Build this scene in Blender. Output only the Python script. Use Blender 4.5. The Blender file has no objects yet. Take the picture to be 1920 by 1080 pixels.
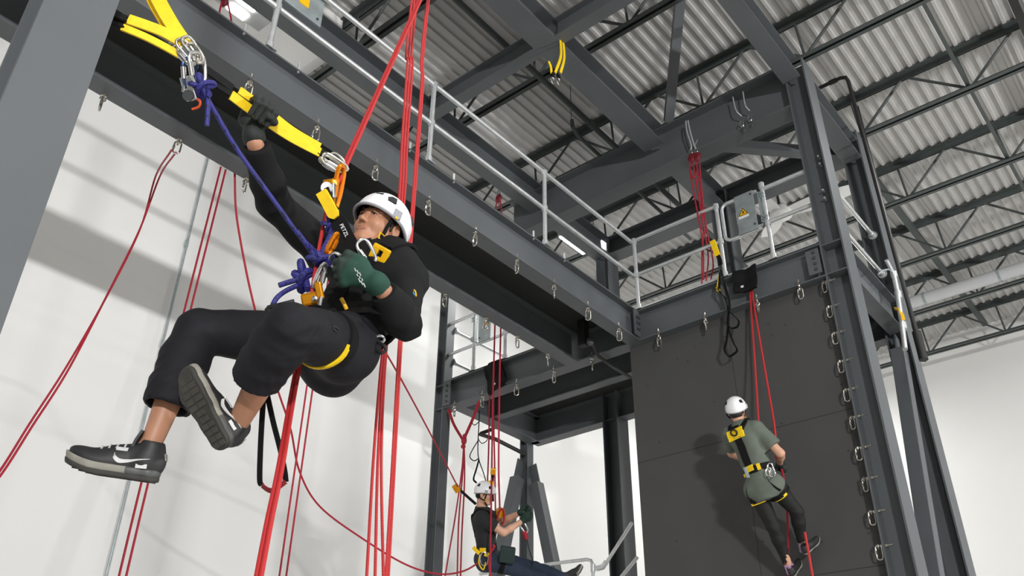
import bpy, bmesh, math, random
import numpy as np
from mathutils import Vector, Matrix, noise as mnoise

# ------------------------------------------------------------------ camera, world, light, exposure
SC = bpy.context.scene
CAM = Vector((0.0, 0.0, 1.6))                 # X runs along the catwalk, Y across it to the left, Z up
FPX, YAW, PITCH, ROLL = 1645.0, 0.7013, 0.5487, 0.0121
_f = Vector((math.cos(YAW)*math.cos(PITCH), math.sin(YAW)*math.cos(PITCH), math.sin(PITCH)))
_r0 = Vector((math.sin(YAW), -math.cos(YAW), 0.0))
_u0 = _r0.cross(_f)
_r = _r0*math.cos(ROLL) + _u0*math.sin(ROLL)
_u = -_r0*math.sin(ROLL) + _u0*math.cos(ROLL)
cd = bpy.data.cameras.new('camera')
cd.sensor_width = 36.0
cd.lens = FPX/1920.0*36.0
cd.clip_end = 200
cam = bpy.data.objects.new('camera', cd)
cam.matrix_world = Matrix(((_r.x, _u.x, -_f.x, CAM.x), (_r.y, _u.y, -_f.y, CAM.y), (_r.z, _u.z, -_f.z, CAM.z), (0, 0, 0, 1)))
SC.collection.objects.link(cam)
SC.camera = cam

SC.view_settings.view_transform = 'Standard'
SC.view_settings.look = 'None'
SC.view_settings.gamma = 1.0
SC.view_settings.use_curve_mapping = False
SC.view_settings.exposure = 0.0
W = bpy.data.worlds.new('hall_air')
SC.world = W
W.use_nodes = True
W.node_tree.nodes['Background'].inputs[0].default_value = (0.93, 0.97, 1.0, 1)
W.node_tree.nodes['Background'].inputs[1].default_value = 0.085

def area_light(name, loc, target, sx, sy, power, spread=math.pi, color=(1, 0.995, 0.985)):
    l = bpy.data.lights.new(name, 'AREA')
    l.shape = 'RECTANGLE'; l.size = sx; l.size_y = sy
    l.energy = power; l.color = color; l.spread = spread
    o = bpy.data.objects.new(name, l)
    SC.collection.objects.link(o)
    o.location = loc
    d = (Vector(target) - Vector(loc)).normalized()
    o.rotation_euler = d.to_track_quat('-Z', 'Y').to_euler()
    return o
# the hall's high-bay lamps, in rows along the roof (the two in view also get a fixture below)
BAYS = [(-3.5, -7.0, 120), (3.2, -7.0, 140), (9.95, -7.0, 110), (16.7, -7.0, 40), (-3.5, -0.2, 90), (3.2, -0.2, 70), (9.95, -0.2, 120), (16.7, -0.2, 20),
        (-3.5, 6.85, 8), (3.41, 7.15, 10), (9.95, 6.85, 120), (16.7, 6.85, 190)]
for (u, v, w) in BAYS:
    area_light('high_bay_light', (u, v, 9.80), (u, v, 0), 0.6, 0.4, w)
# the low wall lamp across the hall that throws the catwalk's shadow on the left wall
area_light('wall_and_fill_flood', (-8.4, -12.0, 4.3), (5.0, 9.0, 6.0), 1.2, 0.42, 2350)
area_light('wall_and_fill_flood', (9.0, -12.0, 4.3), (7.0, 9.0, 6.0), 1.2, 0.42, 1150)  # unseen second flood, added to brighten the steel faces turned to the right

# ------------------------------------------------------------------ pixel helper (1920 x 1080 frame)
def ray(x, y):
    return _r*((x-960)/FPX) - _u*((y-540)/FPX) + _f
def P(x, y, u=None, v=None, z=None, d=None):
    q = ray(x, y)
    if d is not None: return CAM + q*d
    if u is not None: return CAM + q*((u-CAM.x)/q.x)
    if v is not None: return CAM + q*((v-CAM.y)/q.y)
    return CAM + q*((z-CAM.z)/q.z)

# ------------------------------------------------------------------ materials
MATS = {}
def mat(name, col, rough=0.55, metal=0.0, noise=0.0, nscale=6.0, bump=0.0, bscale=60.0, emit=None, spec=0.5, sheen=0.0):
    m = bpy.data.materials.new(name); m.use_nodes = True
    nt = m.node_tree; b = nt.nodes['Principled BSDF']
    b.inputs['Base Color'].default_value = (*col, 1)
    b.inputs['Roughness'].default_value = rough
    b.inputs['Metallic'].default_value = metal
    b.inputs['Specular IOR Level'].default_value = spec
    if sheen: b.inputs['Sheen Weight'].default_value = sheen
    tc = nt.nodes.new('ShaderNodeTexCoord')
    if noise:
        n = nt.nodes.new('ShaderNodeTexNoise'); n.inputs['Scale'].default_value = nscale; n.inputs['Detail'].default_value = 5
        nt.links.new(tc.outputs['Object'], n.inputs['Vector'])
        r = nt.nodes.new('ShaderNodeValToRGB')
        r.color_ramp.elements[0].position = 0.3; r.color_ramp.elements[1].position = 0.7
        r.color_ramp.elements[0].color = tuple(c*(1-noise) for c in col) + (1,)
        r.color_ramp.elements[1].color = tuple(min(1, c*(1+noise)) for c in col) + (1,)
        nt.links.new(n.outputs['Fac'], r.inputs['Fac']); nt.links.new(r.outputs['Color'], b.inputs['Base Color'])
    if bump:
        n2 = nt.nodes.new('ShaderNodeTexNoise'); n2.inputs['Scale'].default_value = bscale; n2.inputs['Detail'].default_value = 3
        nt.links.new(tc.outputs['Object'], n2.inputs['Vector'])
        bp = nt.nodes.new('ShaderNodeBump'); bp.inputs['Strength'].default_value = bump; bp.inputs['Distance'].default_value = 0.01
        nt.links.new(n2.outputs['Fac'], bp.inputs['Height']); nt.links.new(bp.outputs['Normal'], b.inputs['Normal'])
    if emit:
        b.inputs['Emission Color'].default_value = (*emit[0], 1); b.inputs['Emission Strength'].default_value = emit[1]
    MATS[name] = m
    return m
def g(s):                       # sRGB 0..255 grey or triple -> linear
    f = lambda c: (c/255/12.92) if c/255 <= 0.04045 else ((c/255+0.055)/1.055)**2.4
    if isinstance(s, (int, float)): return (f(s),)*3
    return tuple(f(c) for c in s)

mat('steel_paint', g((87, 91, 94)), 0.5, 0, 0.06, 2.5, 0.05, 40)
mat('steel_dark', g((64, 67, 69)), 0.55, 0, 0.08, 3)
mat('joist_paint', g((70, 76, 75)), 0.55, 0, 0.1, 5)
mat('deck_black', g((46, 47, 46)), 0.7, 0, 0.15, 3)
mat('roof_sheet', g((184, 183, 181)), 0.5, 0.0, 0.06, 1.5)
mat('wall_white', g((232, 232, 230)), 0.75, 0, 0.015, 0.8, 0.02, 30)
mat('floor_grey', g((196, 193, 188)), 0.5, 0, 0.05, 1.5)
mat('ply_grey', g((70, 70, 70)), 0.7, 0, 0.07, 1.6, 0.05, 25)
mat('joint_dark', g((48, 48, 48)), 0.8)
mat('galvanised', g((214, 217, 218)), 0.34, 0.55, 0.10, 14)
mat('pulley_red', g((112, 22, 34)), 0.5)
mat('galv_plate', g((168, 178, 180)), 0.42, 0.55, 0.14, 9)
mat('zinc', g((203, 200, 190)), 0.25, 0.95, 0.1, 40)
mat('bright_metal', g((215, 215, 215)), 0.22, 0.95)
mat('gold_metal', g((225, 150, 20)), 0.28, 0.55, 0.06, 30)
mat('orange_metal', g((240, 140, 20)), 0.25, 0.6)
mat('yellow_plastic', g((240, 186, 10)), 0.4)
mat('yellow_web', g((245, 205, 10)), 0.6, 0, 0.08, 30, 0.12, 90)
mat('black_web', g((18, 18, 19)), 0.75, 0, 0.1, 40, 0.1, 200, spec=0.2)
mat('black_cloth', g((21, 22, 23)), 0.85, 0, 0.1, 12, 0.08, 120, spec=0.25)
mat('black_trouser', g((27, 27, 32)), 0.75, 0, 0.1, 10, 0.06, 160, spec=0.25)
mat('black_rubber', g((26, 26, 26)), 0.6)
mat('black_pipe', g((36, 36, 35)), 0.5)
mat('label_white', g((225, 225, 225)), 0.6)
mat('lamp_glow', g((255, 252, 245)), 0.5, emit=((1, 0.98, 0.94), 14))
mat('lamp_case', g((190, 192, 194)), 0.5)

def rope_mat(name, c1, c2, sc=70):
    m = mat(name, c1, 0.6, 0, 0, bump=0.25, bscale=260)
    nt = m.node_tree; b = nt.nodes['Principled BSDF']
    tc = nt.nodes.new('ShaderNodeTexCoord')
    wv = nt.nodes.new('ShaderNodeTexWave'); wv.inputs['Scale'].default_value = sc; wv.inputs['Distortion'].default_value = 3.0
    wv.bands_direction = 'DIAGONAL'
    nt.links.new(tc.outputs['Object'], wv.inputs['Vector'])
    r = nt.nodes.new('ShaderNodeValToRGB')
    r.color_ramp.elements[0].position = 0.80; r.color_ramp.elements[1].position = 0.92
    r.color_ramp.elements[0].color = (*c1, 1); r.color_ramp.elements[1].color = (*c2, 1)
    nt.links.new(wv.outputs['Fac'], r.inputs['Fac']); nt.links.new(r.outputs['Color'], b.inputs['Base Color'])
    return m
rope_mat('rope_red', g((196, 40, 42)), g((140, 30, 34)))
rope_mat('rope_crimson', g((176, 24, 48)), g((120, 20, 36)))
rope_mat('rope_blue', g((44, 44, 128)), g((20, 20, 60)), 45)

# ------------------------------------------------------------------ mesh builder
def frame(d, up=Vector((0, 0, 1))):
    d = Vector(d).normalized(); up = Vector(up)
    s = d.cross(up)
    if s.length < 1e-4: s = d.cross(Vector((1, 0, 0)))
    s.normalize(); return d, s, s.cross(d).normalized()

class MB:
    def __init__(self): self.v = []; self.f = []
    def add(self, vs, fs):
        n = len(self.v); self.v += [Vector(p) for p in vs]; self.f += [tuple(i+n for i in f) for f in fs]; return self
    def box(self, lo, hi):
        (a, b, c), (d, e, f) = lo, hi
        return self.add([(a,b,c),(d,b,c),(d,e,c),(a,e,c),(a,b,f),(d,b,f),(d,e,f),(a,e,f)],
                        [(3,2,1,0),(4,5,6,7),(0,1,5,4),(1,2,6,5),(2,3,7,6),(3,0,4,7)])
    def obox(self, c, ax, ay, az):            # centre and three half-axis vectors
        c = Vector(c); ax = Vector(ax); ay = Vector(ay); az = Vector(az)
        vs = [c+ax*i+ay*j+az*k for k in (-1, 1) for (i, j) in ((-1,-1),(1,-1),(1,1),(-1,1))]
        return self.add(vs, [(3,2,1,0),(4,5,6,7),(0,1,5,4),(1,2,6,5),(2,3,7,6),(3,0,4,7)])
    def bar(self, p0, p1, w, h, up=(0, 0, 1)):   # rectangular bar, w sideways, h along up
        p0 = Vector(p0); p1 = Vector(p1); d, s, u = frame(p1-p0, up)
        return self.obox((p0+p1)/2, d*((p1-p0).length/2), s*(w/2), u*(h/2))
    def prism(self, prof, p0, p1, up=(0, 0, 1)):  # closed 2-D profile (sideways, up) swept p0 -> p1
        p0 = Vector(p0); p1 = Vector(p1); d, s, u = frame(p1-p0, up); n = len(prof)
        vs = [p0+s*a+u*b for a, b in prof] + [p1+s*a+u*b for a, b in prof]
        return self.add(vs, [tuple(range(n)), tuple(range(2*n-1, n-1, -1))] + [(i, i+n, (i+1) % n+n, (i+1) % n) for i in range(n)])
    def ibeam(self, p0, p1, depth, width, tf=0.016, tw=0.011, up=(0, 0, 1)):  # p0,p1 run along the section's centre
        h, w, t = depth/2, width/2, tw/2
        pr = [(-w,-h),(w,-h),(w,-h+tf),(t,-h+tf),(t,h-tf),(w,h-tf),(w,h),(-w,h),(-w,h-tf),(-t,h-tf),(-t,-h+tf),(-w,-h+tf)]
        p0 = Vector(p0); p1 = Vector(p1); d, s, u = frame(p1-p0, up); n = 12
        vs = [p0+s*a+u*b for a, b in pr] + [p1+s*a+u*b for a, b in pr]
        caps = [(0,1,2,3,10,11),(3,4,9,10),(4,5,6,7,8,9)]
        return self.add(vs, [c for c in caps] + [tuple(i+n for i in reversed(c)) for c in caps] + [(i, i+n, (i+1) % n+n, (i+1) % n) for i in range(n)])
    def tube(self, pts, r, n=8, closed=False, cap=True):
        pts = [Vector(p) for p in pts]; m = len(pts)
        rs = r if isinstance(r, (list, tuple)) else [r]*m
        ref = None; base = len(self.v); vs = []
        for i, p in enumerate(pts):
            if closed: d = pts[(i+1) % m]-pts[i-1]
            else: d = pts[min(i+1, m-1)]-pts[max(i-1, 0)]
            d.normalize()
            if ref is None:
                ref = d.cross(Vector((0.13, 0.21, 1)));
                if ref.length < 1e-3: ref = d.cross(Vector((1, 0, 0)))
            ref = (ref - d*ref.dot(d)).normalized(); bi = d.cross(ref)
            vs += [p + (ref*math.cos(2*math.pi*k/n)+bi*math.sin(2*math.pi*k/n))*rs[i] for k in range(n)]
        fs = []
        for i in range(m if closed else m-1):
            a = i*n; b = ((i+1) % m)*n
            if closed and i == m-1:      # match the twist at the seam
                best = min(range(n), key=lambda k: (vs[b+k]-vs[a]).length)
                fs += [(a+k, b+(k+best) % n, b+(k+1+best) % n, a+(k+1) % n) for k in range(n)]
            else: fs += [(a+k, b+k, b+(k+1) % n, a+(k+1) % n) for k in range(n)]
        if not closed and cap: fs += [tuple(range(n))[::-1], tuple((m-1)*n+k for k in range(n))]
        return self.add(vs, [tuple(reversed(f)) for f in fs])
    def cyl(self, p0, p1, r, n=14, r2=None):
        return self.tube([p0, p1], [r, r if r2 is None else r2], n)
    def ribbon(self, pts, wdir, w, t):         # flat strap along pts, width along wdir, thickness t
        pts = [Vector(p) for p in pts]; m = len(pts); vs = []
        for i, p in enumerate(pts):
            d = (pts[min(i+1, m-1)]-pts[max(i-1, 0)]).normalized()
            wd = Vector(wdir[i] if isinstance(wdir, list) else wdir); wd = (wd-d*wd.dot(d)).normalized(); nn = d.cross(wd)
            ww = w[i] if isinstance(w, (list, tuple)) else w
            vs += [p-wd*ww/2-nn*t/2, p+wd*ww/2-nn*t/2, p+wd*ww/2+nn*t/2, p-wd*ww/2+nn*t/2]
        fs = [(3,2,1,0), tuple((m-1)*4+k for k in range(4))]
        for i in range(m-1): fs += [(i*4+k, i*4+(k+1) % 4, i*4+4+(k+1) % 4, i*4+4+k) for k in range(4)]
        return self.add(vs, fs)
    def lathe(self, prof, c, axis=(0, 0, 1), n=24):   # prof: (radius, height)
        c = Vector(c); d, s, u = frame(axis, (0.3, 0.1, 0.9) if abs(Vector(axis).normalized().z) < 0.9 else (1, 0, 0)); m = len(prof); vs = []
        for (r, h) in prof: vs += [c+d*h+(s*math.cos(2*math.pi*k/n)+u*math.sin(2*math.pi*k/n))*r for k in range(n)]
        fs = [(i*n+k, i*n+(k+1) % n, i*n+n+(k+1) % n, i*n+n+k) for i in range(m-1) for k in range(n)]
        return self.add(vs, fs + [tuple(range(n))[::-1], tuple((m-1)*n+k for k in range(n))])
    def ball(self, c, r, n=12, m=8, ax=None):
        c = Vector(c); rx, ry, rz = (r, r, r) if isinstance(r, (int, float)) else r
        A = ax or (Vector((1,0,0)), Vector((0,1,0)), Vector((0,0,1))); vs = [c+A[2]*rz]; fs = []
        for i in range(1, m):
            t = math.pi*i/m
            vs += [c+A[0]*(rx*math.sin(t)*math.cos(2*math.pi*k/n))+A[1]*(ry*math.sin(t)*math.sin(2*math.pi*k/n))+A[2]*(rz*math.cos(t)) for k in range(n)]
        vs.append(c-A[2]*rz)
        fs += [(0, 1+k, 1+(k+1) % n) for k in range(n)]
        for i in range(m-2): fs += [(1+i*n+k, 1+i*n+n+k, 1+i*n+n+(k+1) % n, 1+i*n+(k+1) % n) for k in range(n)]
        b = 1+(m-2)*n; fs += [(b+k, len(vs)-1, b+(k+1) % n) for k in range(n)]
        return self.add(vs, fs)
    def build(self, name, material, parent=None, smooth=35, bevel=0):
        me = bpy.data.meshes.new(name)
        off = Vector(parent['_w']) if parent is not None else Vector((0, 0, 0))
        me.from_pydata([tuple(p-off) for p in self.v], [], self.f)
        me.materials.append(MATS[material] if isinstance(material, str) else material)
        bm = bmesh.new(); bm.from_mesh(me); bmesh.ops.recalc_face_normals(bm, faces=bm.faces)
        if bevel: bmesh.ops.bevel(bm, geom=bm.edges[:], offset=bevel, segments=2, affect='EDGES', profile=0.5)
        bm.to_mesh(me); bm.free()
        if smooth:
            me.shade_smooth(); me.set_sharp_from_angle(angle=math.radians(smooth))
        o = bpy.data.objects.new(name, me); SC.collection.objects.link(o)
        o['_w'] = tuple(off)
        if parent is not None: o.parent = parent
        return o

def thing(name, base, label, cat, group=None):
    o = bpy.data.objects.new(name, None); SC.collection.objects.link(o)
    o.location = base; o['_w'] = tuple(base); o.empty_display_size = 0.1
    return tag(o, label, cat, group)
def tag(o, label, cat, group=None):
    o['label'] = label; o['category'] = cat
    if group: o['group'] = group
    return o
def struct(o): o['kind'] = 'structure'; return o
def copy_thing(src, loc, label, group=None):
    c = src.copy(); SC.collection.objects.link(c); c.location = loc; c['label'] = label; c['_w'] = tuple(loc)
    if group: c['group'] = group
    for ch in list(src.children):
        k = ch.copy(); SC.collection.objects.link(k); k.parent = c
        for s in list(ch.children):
            q = s.copy(); SC.collection.objects.link(q); q.parent = k
    return c
def spline(pts, n=10):                         # Catmull-Rom through points
    p = [Vector(q) for q in pts]; p = [p[0]*2-p[1]] + p + [p[-1]*2-p[-2]]; out = []
    for i in range(1, len(p)-2):
        for k in range(n):
            t = k/n
            out.append(0.5*((2*p[i])+(p[i+1]-p[i-1])*t+(2*p[i-1]-5*p[i]+4*p[i+1]-p[i+2])*t*t+(3*p[i]-p[i-1]-3*p[i+1]+p[i+2])*t**3))
    out.append(p[-2]); return out

# ================================================================== the hall
ROOF = 10.65
struct(MB().box((-12, -14, -0.2), (20, 10.0, 0)).build('floor', 'floor_grey', smooth=0))
struct(MB().box((-12, 9.6, 0), (18.9, 9.85, ROOF+0.1)).build('wall_left', 'wall_white', smooth=0))
struct(MB().box((18.7, -14, 0), (18.95, 9.6, ROOF+0.1)).build('wall_far', 'wall_white', smooth=0))
def roof_deck():
    mb = MB(); p = 0.152; v = -13.0; prof = []
    while v < 9.6:
        prof += [(v, 0.0), (v+0.038, 0.0), (v+0.048, 0.028), (v+0.142, 0.028)]; v += p
    n = len(prof); x0, x1 = -11.5, 18.75
    vs = [(x0, a, ROOF+b) for a, b in prof] + [(x1, a, ROOF+b) for a, b in prof]
    mb.add(vs, [(i, i+1, i+1+n, i+n) for i in range(n-1)])
    top = [(x0, -13, ROOF+0.12), (x1, -13, ROOF+0.12), (x1, 9.6, ROOF+0.12), (x0, 9.6, ROOF+0.12)]
    mb.add(top, [(0, 1, 2, 3)])
    return mb.build('ceiling', 'roof_sheet', smooth=0)
struct(roof_deck())
# plain white box between two joists at the upper left
struct(MB().box((2.98, 6.95, 10.05), (4.70, 9.58, ROOF)).build('trim_1', 'wall_white', smooth=0))

# ------------------------------------------------------------------ open-web roof joists
JOIST_U = [17.8, 15.95, 14.1, 12.25, 10.35, 8.45, 6.6, 4.75, 2.9]
JW = ['nearest the far white wall', 'second from the far wall, under the long pale pipe', 'third from the far wall, crossing behind the right column',
      'fourth from the far wall, crossing to the right picture edge', 'fifth from the far wall, passing over the tower platform',
      'sixth from far wall, above the right column top', 'seventh from far wall, before the large cross beam',
      'eighth from the far wall, over the middle of the catwalk', 'last one at the upper left, over the catwalk lamp']
def joist(u, words):
    t = thing('roof_joist', (u, 0, ROOF), 'dark open-web steel roof joist, ' + words, 'joist', 'open-web joists under the roof deck')
    v0, v1 = -12.5, 9.58
    m = MB()
    for s in (-1, 1):
        m.box((min(u+s*0.010, u+s*0.098), v0, ROOF-0.010), (max(u+s*0.010, u+s*0.098), v1, ROOF-0.001))
        m.box((min(u+s*0.010, u+s*0.018), v0, ROOF-0.095), (max(u+s*0.010, u+s*0.018), v1, ROOF-0.001))
    m.build('top_chord', 'joist_paint', t, smooth=0)
    zb = 9.93
    m = MB()
    for s in (-1, 1):
        m.box((min(u+s*0.010, u+s*0.076), v0+0.4, zb), (max(u+s*0.010, u+s*0.076), v1-0.4, zb+0.008))
        m.box((min(u+s*0.010, u+s*0.018), v0+0.4, zb), (max(u+s*0.010, u+s*0.018), v1-0.4, zb+0.068))
    m.build('bottom_chord', 'joist_paint', t, smooth=0)
    k = -9
    rng = range(-9, 8)
    for k in rng:
        vb = 0.85+1.45*k; vt = vb+0.725
        if vb < v0+0.6 or vt > v1-0.2: continue
        m = MB()
        m.cyl((u, vb, zb+0.03), (u, vb-0.685, ROOF-0.05), 0.020, 8)
        m.cyl((u, vb+0.03, zb+0.03), (u, vt, ROOF-0.05), 0.020, 8)
        m.cyl((u, vb+0.015, zb+0.03), (u, vb+0.05, ROOF-0.05), 0.017, 8)
        m.build('web_rod', 'joist_paint', t)
    return t
for u, w in zip(JOIST_U, JW): joist(u, w)
# bridging and pipes that run the other way, tied to the joists
def pipe_thing(name, pts, r, material, label, cat='pipe', n=10, joints=()):
    t = thing(name, pts[0], label, cat)
    MB().tube(pts, r, n).build('run', material, t)
    for q in joints:
        MB().cyl(Vector(q[0]), Vector(q[1]), q[2], 12).build('coupling', material, t)
    return t
tag(MB().bar((4.6, 0.88, 10.005), (18.6, 0.88, 10.005), 0.045, 0.045).build('bridging_bar', 'joist_paint', smooth=0), 'thin dark bridging bar crossing the joists near the right picture edge', 'bridging')
tag(MB().bar((10.3, 2.72, 10.53), (18.4, 2.72, 10.53), 0.10, 0.09).build('bridging_channel', 'joist_paint', smooth=0), 'dark flat channel crossing the joists just right of the tower column', 'bridging')
tag(MB().bar((8.4, 0.05, 10.45), (14.0, 0.05, 10.45), 0.10, 0.10).build('roof_pipe', 'black_pipe', smooth=0), 'short dark pipe at the top right corner of the picture', 'pipe')
pipe_thing('sprinkler_pipe', [(3.6, 5.05, 9.84), (13.5, 5.12, 9.84)], 0.042, 'joist_paint', 'long dark sprinkler pipe under the joists left of the wide ceiling girder',
           joints=[((7.6, 5.08, 9.84), (7.72, 5.08, 9.84), 0.052), ((10.6, 5.1, 9.84), (10.72, 5.1, 9.84), 0.052)])
pipe_thing('sprinkler_branch', [(7.55, 5.32, 9.98), (7.56, 5.32, 9.86), (7.7, 5.33, 9.80), (10.9, 5.40, 9.80)], 0.028, 'joist_paint', 'thin dark branch pipe beside the sprinkler pipe')
for uu in (7.55, 10.2): MB().cyl((uu, 5.33, 9.82), (uu, 5.33, ROOF), 0.006, 6).build('hanger_rod', 'joist_paint', bpy.data.objects['sprinkler_branch'])
pipe_thing('vertical_black_pipe', [(9.45, 2.60, 10.28), (9.45, 2.20, 10.28), (9.45, 2.13, 10.25), (9.45, 2.11, 10.17), (9.45, 2.10, 9.0), (9.48, 2.10, 7.5), (9.5, 2.09, 6.05)], 0.026, 'black_pipe',
           'slim black pipe dropping from the roof beside the right tower column', joints=[((9.5, 2.09, 6.0), (9.5, 2.09, 6.35), 0.05), ((9.45, 2.25, 10.28), (9.45, 2.35, 10.28), 0.036)])
tag(MB().tube([(9.75, 2.14, 9.95), (9.62, 2.11, 8.5), (9.56, 2.11, 7.0), (9.55, 2.09, 6.0)], 0.012, 8).build('black_cable', 'black_rubber'), 'thin black cable hanging beside the slim black pipe', 'cable')
t = thing('pale_duct_pipe', (15.8, 4.2, 10.07), 'long pale round duct lying along a joist below the roof at right', 'duct')
MB().tube([(15.78, 4.4, 10.1), (15.78, -6, 10.1)], 0.115, 20).build('run', 'lamp_case', t)
for q in (3.2, 1.9, 0.6):
    MB().cyl((15.78, q, 10.1), (15.78, q-0.04, 10.1), 0.121, 20).build('hanger_band', 'galv_plate', t)

# high-bay fixtures in view
def fixture(u, v, label, dv=0.16, lw=0.105, hl=0.33):
    t = thing('high_bay_lamp', (u, v, 9.98), label, 'lamp', 'high-bay lamps on the roof')
    MB().box((u-0.36, v-dv-lw-0.01, 9.90), (u+0.36, v+dv+lw+0.01, 9.97)).build('housing', 'lamp_case', t, smooth=0, bevel=0.008)
    for s in (-1, 1):
        MB().box((u-hl, v+s*dv-lw, 9.885), (u+hl, v+s*dv+lw, 9.901)).build('lens', 'lamp_glow', t, smooth=0)
        MB().cyl((u+s*0.3, v, 9.97), (u+s*0.3, v, ROOF), 0.006, 6).build('hanger_wire', 'joist_paint', t)
    return t
fixture(9.95, 6.85, 'bright white high-bay lamp glowing above the catwalk guardrail')
t = fixture(3.41, 7.15, 'white boxy high-bay lamp at the upper left above the catwalk edge', 0.10, 0.06, 0.12)
MB().box((3.10, 6.98, 9.97), (3.72, 7.32, 10.2)).build('driver_box', 'lamp_case', t, smooth=0, bevel=0.01)
MB().box((3.085, 7.0, 9.99), (3.101, 7.3, 10.18)).build('end_lens', 'lamp_glow', t, smooth=0)

# ================================================================== tower steelwork
def beam(p0, p1, depth, width, label, bolts=None, name='steel_beam', **k):
    t = thing(name, p0, label, 'steel beam')
    MB().ibeam(p0, p1, depth, width, **k).build('section', 'steel_paint', t, smooth=0)
    return t
def column(u0, u1, v0, v1, z0, z1, label):
    t = thing('steel_column', ((u0+u1)/2, (v0+v1)/2, z0), label, 'steel column')
    MB().ibeam(((u0+u1)/2, (v0+v1)/2, z0), ((u0+u1)/2, (v0+v1)/2, z1), v1-v0, u1-u0, 0.018, 0.012, up=(0, 1, 0)).build('section', 'steel_paint', t, smooth=0)
    return t
def plate(parent, lo, hi, name='gusset_plate', m='steel_paint'):
    return MB().box(lo, hi).build(name, m, parent, smooth=0)
def bolt(parent, p, axis, r=0.018, h=0.018, m='steel_dark'):
    p = Vector(p); return MB().cyl(p, p+Vector(axis)*h, r, 6).build('bolt', m, parent, smooth=0)

C0 = column(0.47, 0.67, 2.27, 2.45, 0, 9.32, 'large light grey column in the left foreground beside the climber')
C1 = column(8.06, 8.36, 2.25, 2.50, 0, 9.6, 'front right tower column at the right edge of the dark climbing wall')
C2 = column(9.78, 10.06, 2.25, 2.50, 0, 9.62, 'rear right tower column with tall diagonal brace beside it')
C3 = column(8.06, 8.22, 8.05, 8.22, 0, 9.0, 'front left tower column standing left of the seated climber')
C4 = column(9.80, 9.94, 7.93, 8.08, 0, 6.98, 'rear left column with two diagonal braces behind the seated climber')
C6 = column(9.80, 10.08, 6.30, 6.55, 0, 9.62, 'dark rear column just left of the climbing wall edge')
C7 = column(9.80, 10.08, 4.22, 4.48, 0, 9.60, 'rear column standing behind the platform gate')
# stiffeners and splice plates
for z in (6.57, 6.93):
    plate(C1, (8.065, 2.268, z-0.012), (8.205, 2.482, z+0.002), 'stiffener')
    plate(C3, (8.065, 8.068, z-0.012), (8.135, 8.202, z+0.002), 'stiffener')
for (z) in (8.02, 8.13):
    bolt(C1, (8.20, 2.33, z), (-1, 0, 0), 0.013, 0.07, 'galvanised')
for (z) in (7.55, 7.66):
    bolt(C1, (8.20, 2.36, z), (-1, 0, 0), 0.013, 0.07, 'galvanised')

ZB, ZT = 6.55, 6.96; ZM = (ZB+ZT)/2
NB = beam((-2.5, 4.89, ZM), (8.06, 4.89, ZM), 0.41, 0.18, 'near edge beam of the overhead catwalk, hung with a row of quick links')
FB = beam((-2.5, 5.81, ZM), (8.06, 5.81, ZM), 0.41, 0.18, 'far edge beam of the overhead catwalk, above the red ropes')
PF = beam((8.15, 2.50, ZM), (8.15, 8.05, ZM), 0.41, 0.18, 'front edge beam of the tower platform, above the dark wall')
PL = beam((8.24, 7.86, ZM), (9.92, 7.86, ZM), 0.41, 0.18, 'left side beam of the tower platform between two columns')
PR = beam((8.36, 2.36, ZM), (9.80, 2.36, ZM), 0.41, 0.18, 'right side beam of the tower platform between two columns')
PB = beam((9.93, 2.50, ZM), (9.93, 7.90, ZM), 0.41, 0.18, 'rear edge beam of the tower platform')
PM = beam((8.88, 2.5, ZM+0.02), (8.88, 7.80, ZM+0.02), 0.36, 0.15, 'middle joist under the tower platform', name='platform_joist')
tag(MB().box((-2.5, 4.92, 6.962), (8.08, 5.88, 7.0)).build('catwalk_deck', 'deck_black', smooth=0), 'black underside of the overhead catwalk deck', 'deck')
tag(MB().box((8.10, 2.52, 6.962), (10.0, 7.95, 7.0)).build('platform_deck', 'deck_black', smooth=0), 'black underside of the tower platform deck', 'deck')
# bolted end plates
def endplate(par, lo, hi, face, us, zs):
    plate(par, lo, hi, 'end_plate')
    for (a, b) in us:
        for z in zs:
            bolt(par, (a, b, z), face)
endplate(NB, (7.94, 4.780, 6.58), (8.055, 4.792, 6.92), (0, -1, 0), [(7.985, 4.78), (8.03, 4.78)], (6.67, 6.75, 6.83))
endplate(PF, (8.040, 2.52, 6.60), (8.058, 2.66, 6.90), (-1, 0, 0), [(8.04, 2.57)], (6.65, 6.72, 6.79, 6.86))
endplate(PF, (8.040, 7.90, 6.57), (8.058, 8.03, 6.93), (-1, 0, 0), [(8.04, 7.965)], (6.63, 6.71, 6.79, 6.87))
bp = MB(); bp.box((7.80, 5.42, 6.60), (7.9, 5.52, 6.95)); bp.build('junction_box', 'black_rubber', FB, smooth=0)

# upper frame
U2 = beam((8.2, 2.50, 9.28), (8.2, 6.9, 9.28), 0.65, 0.26, 'large cross beam spanning the tower top from the right column')
U3 = beam((1.5, 4.37, 9.47), (8.07, 4.37, 9.47), 0.32, 0.30, 'wide ceiling girder running to the middle of the large cross beam')
U4 = beam((8.33, 4.37, 9.47), (9.8, 4.37, 9.47), 0.32, 0.26, 'short girder continuing behind the large cross beam')
U5 = beam((-1.0, 2.42, 9.47), (8.06, 2.42, 9.47), 0.32, 0.22, 'right-hand ceiling girder running to the top of the right column')
U6 = beam((8.36, 2.38, 9.30), (9.78, 2.38, 9.30), 0.32, 0.24, 'short sloping-looking beam joining the two right columns at the top')
U1 = beam((-2.0, 6.42, 9.47), (9.80, 6.42, 9.47), 0.34, 0.28, 'long ceiling girder behind the catwalk guardrail')
U7 = beam((9.93, 2.50, 9.47), (9.93, 6.4, 9.47), 0.34, 0.26, 'rear cross beam behind the platform gate')
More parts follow.
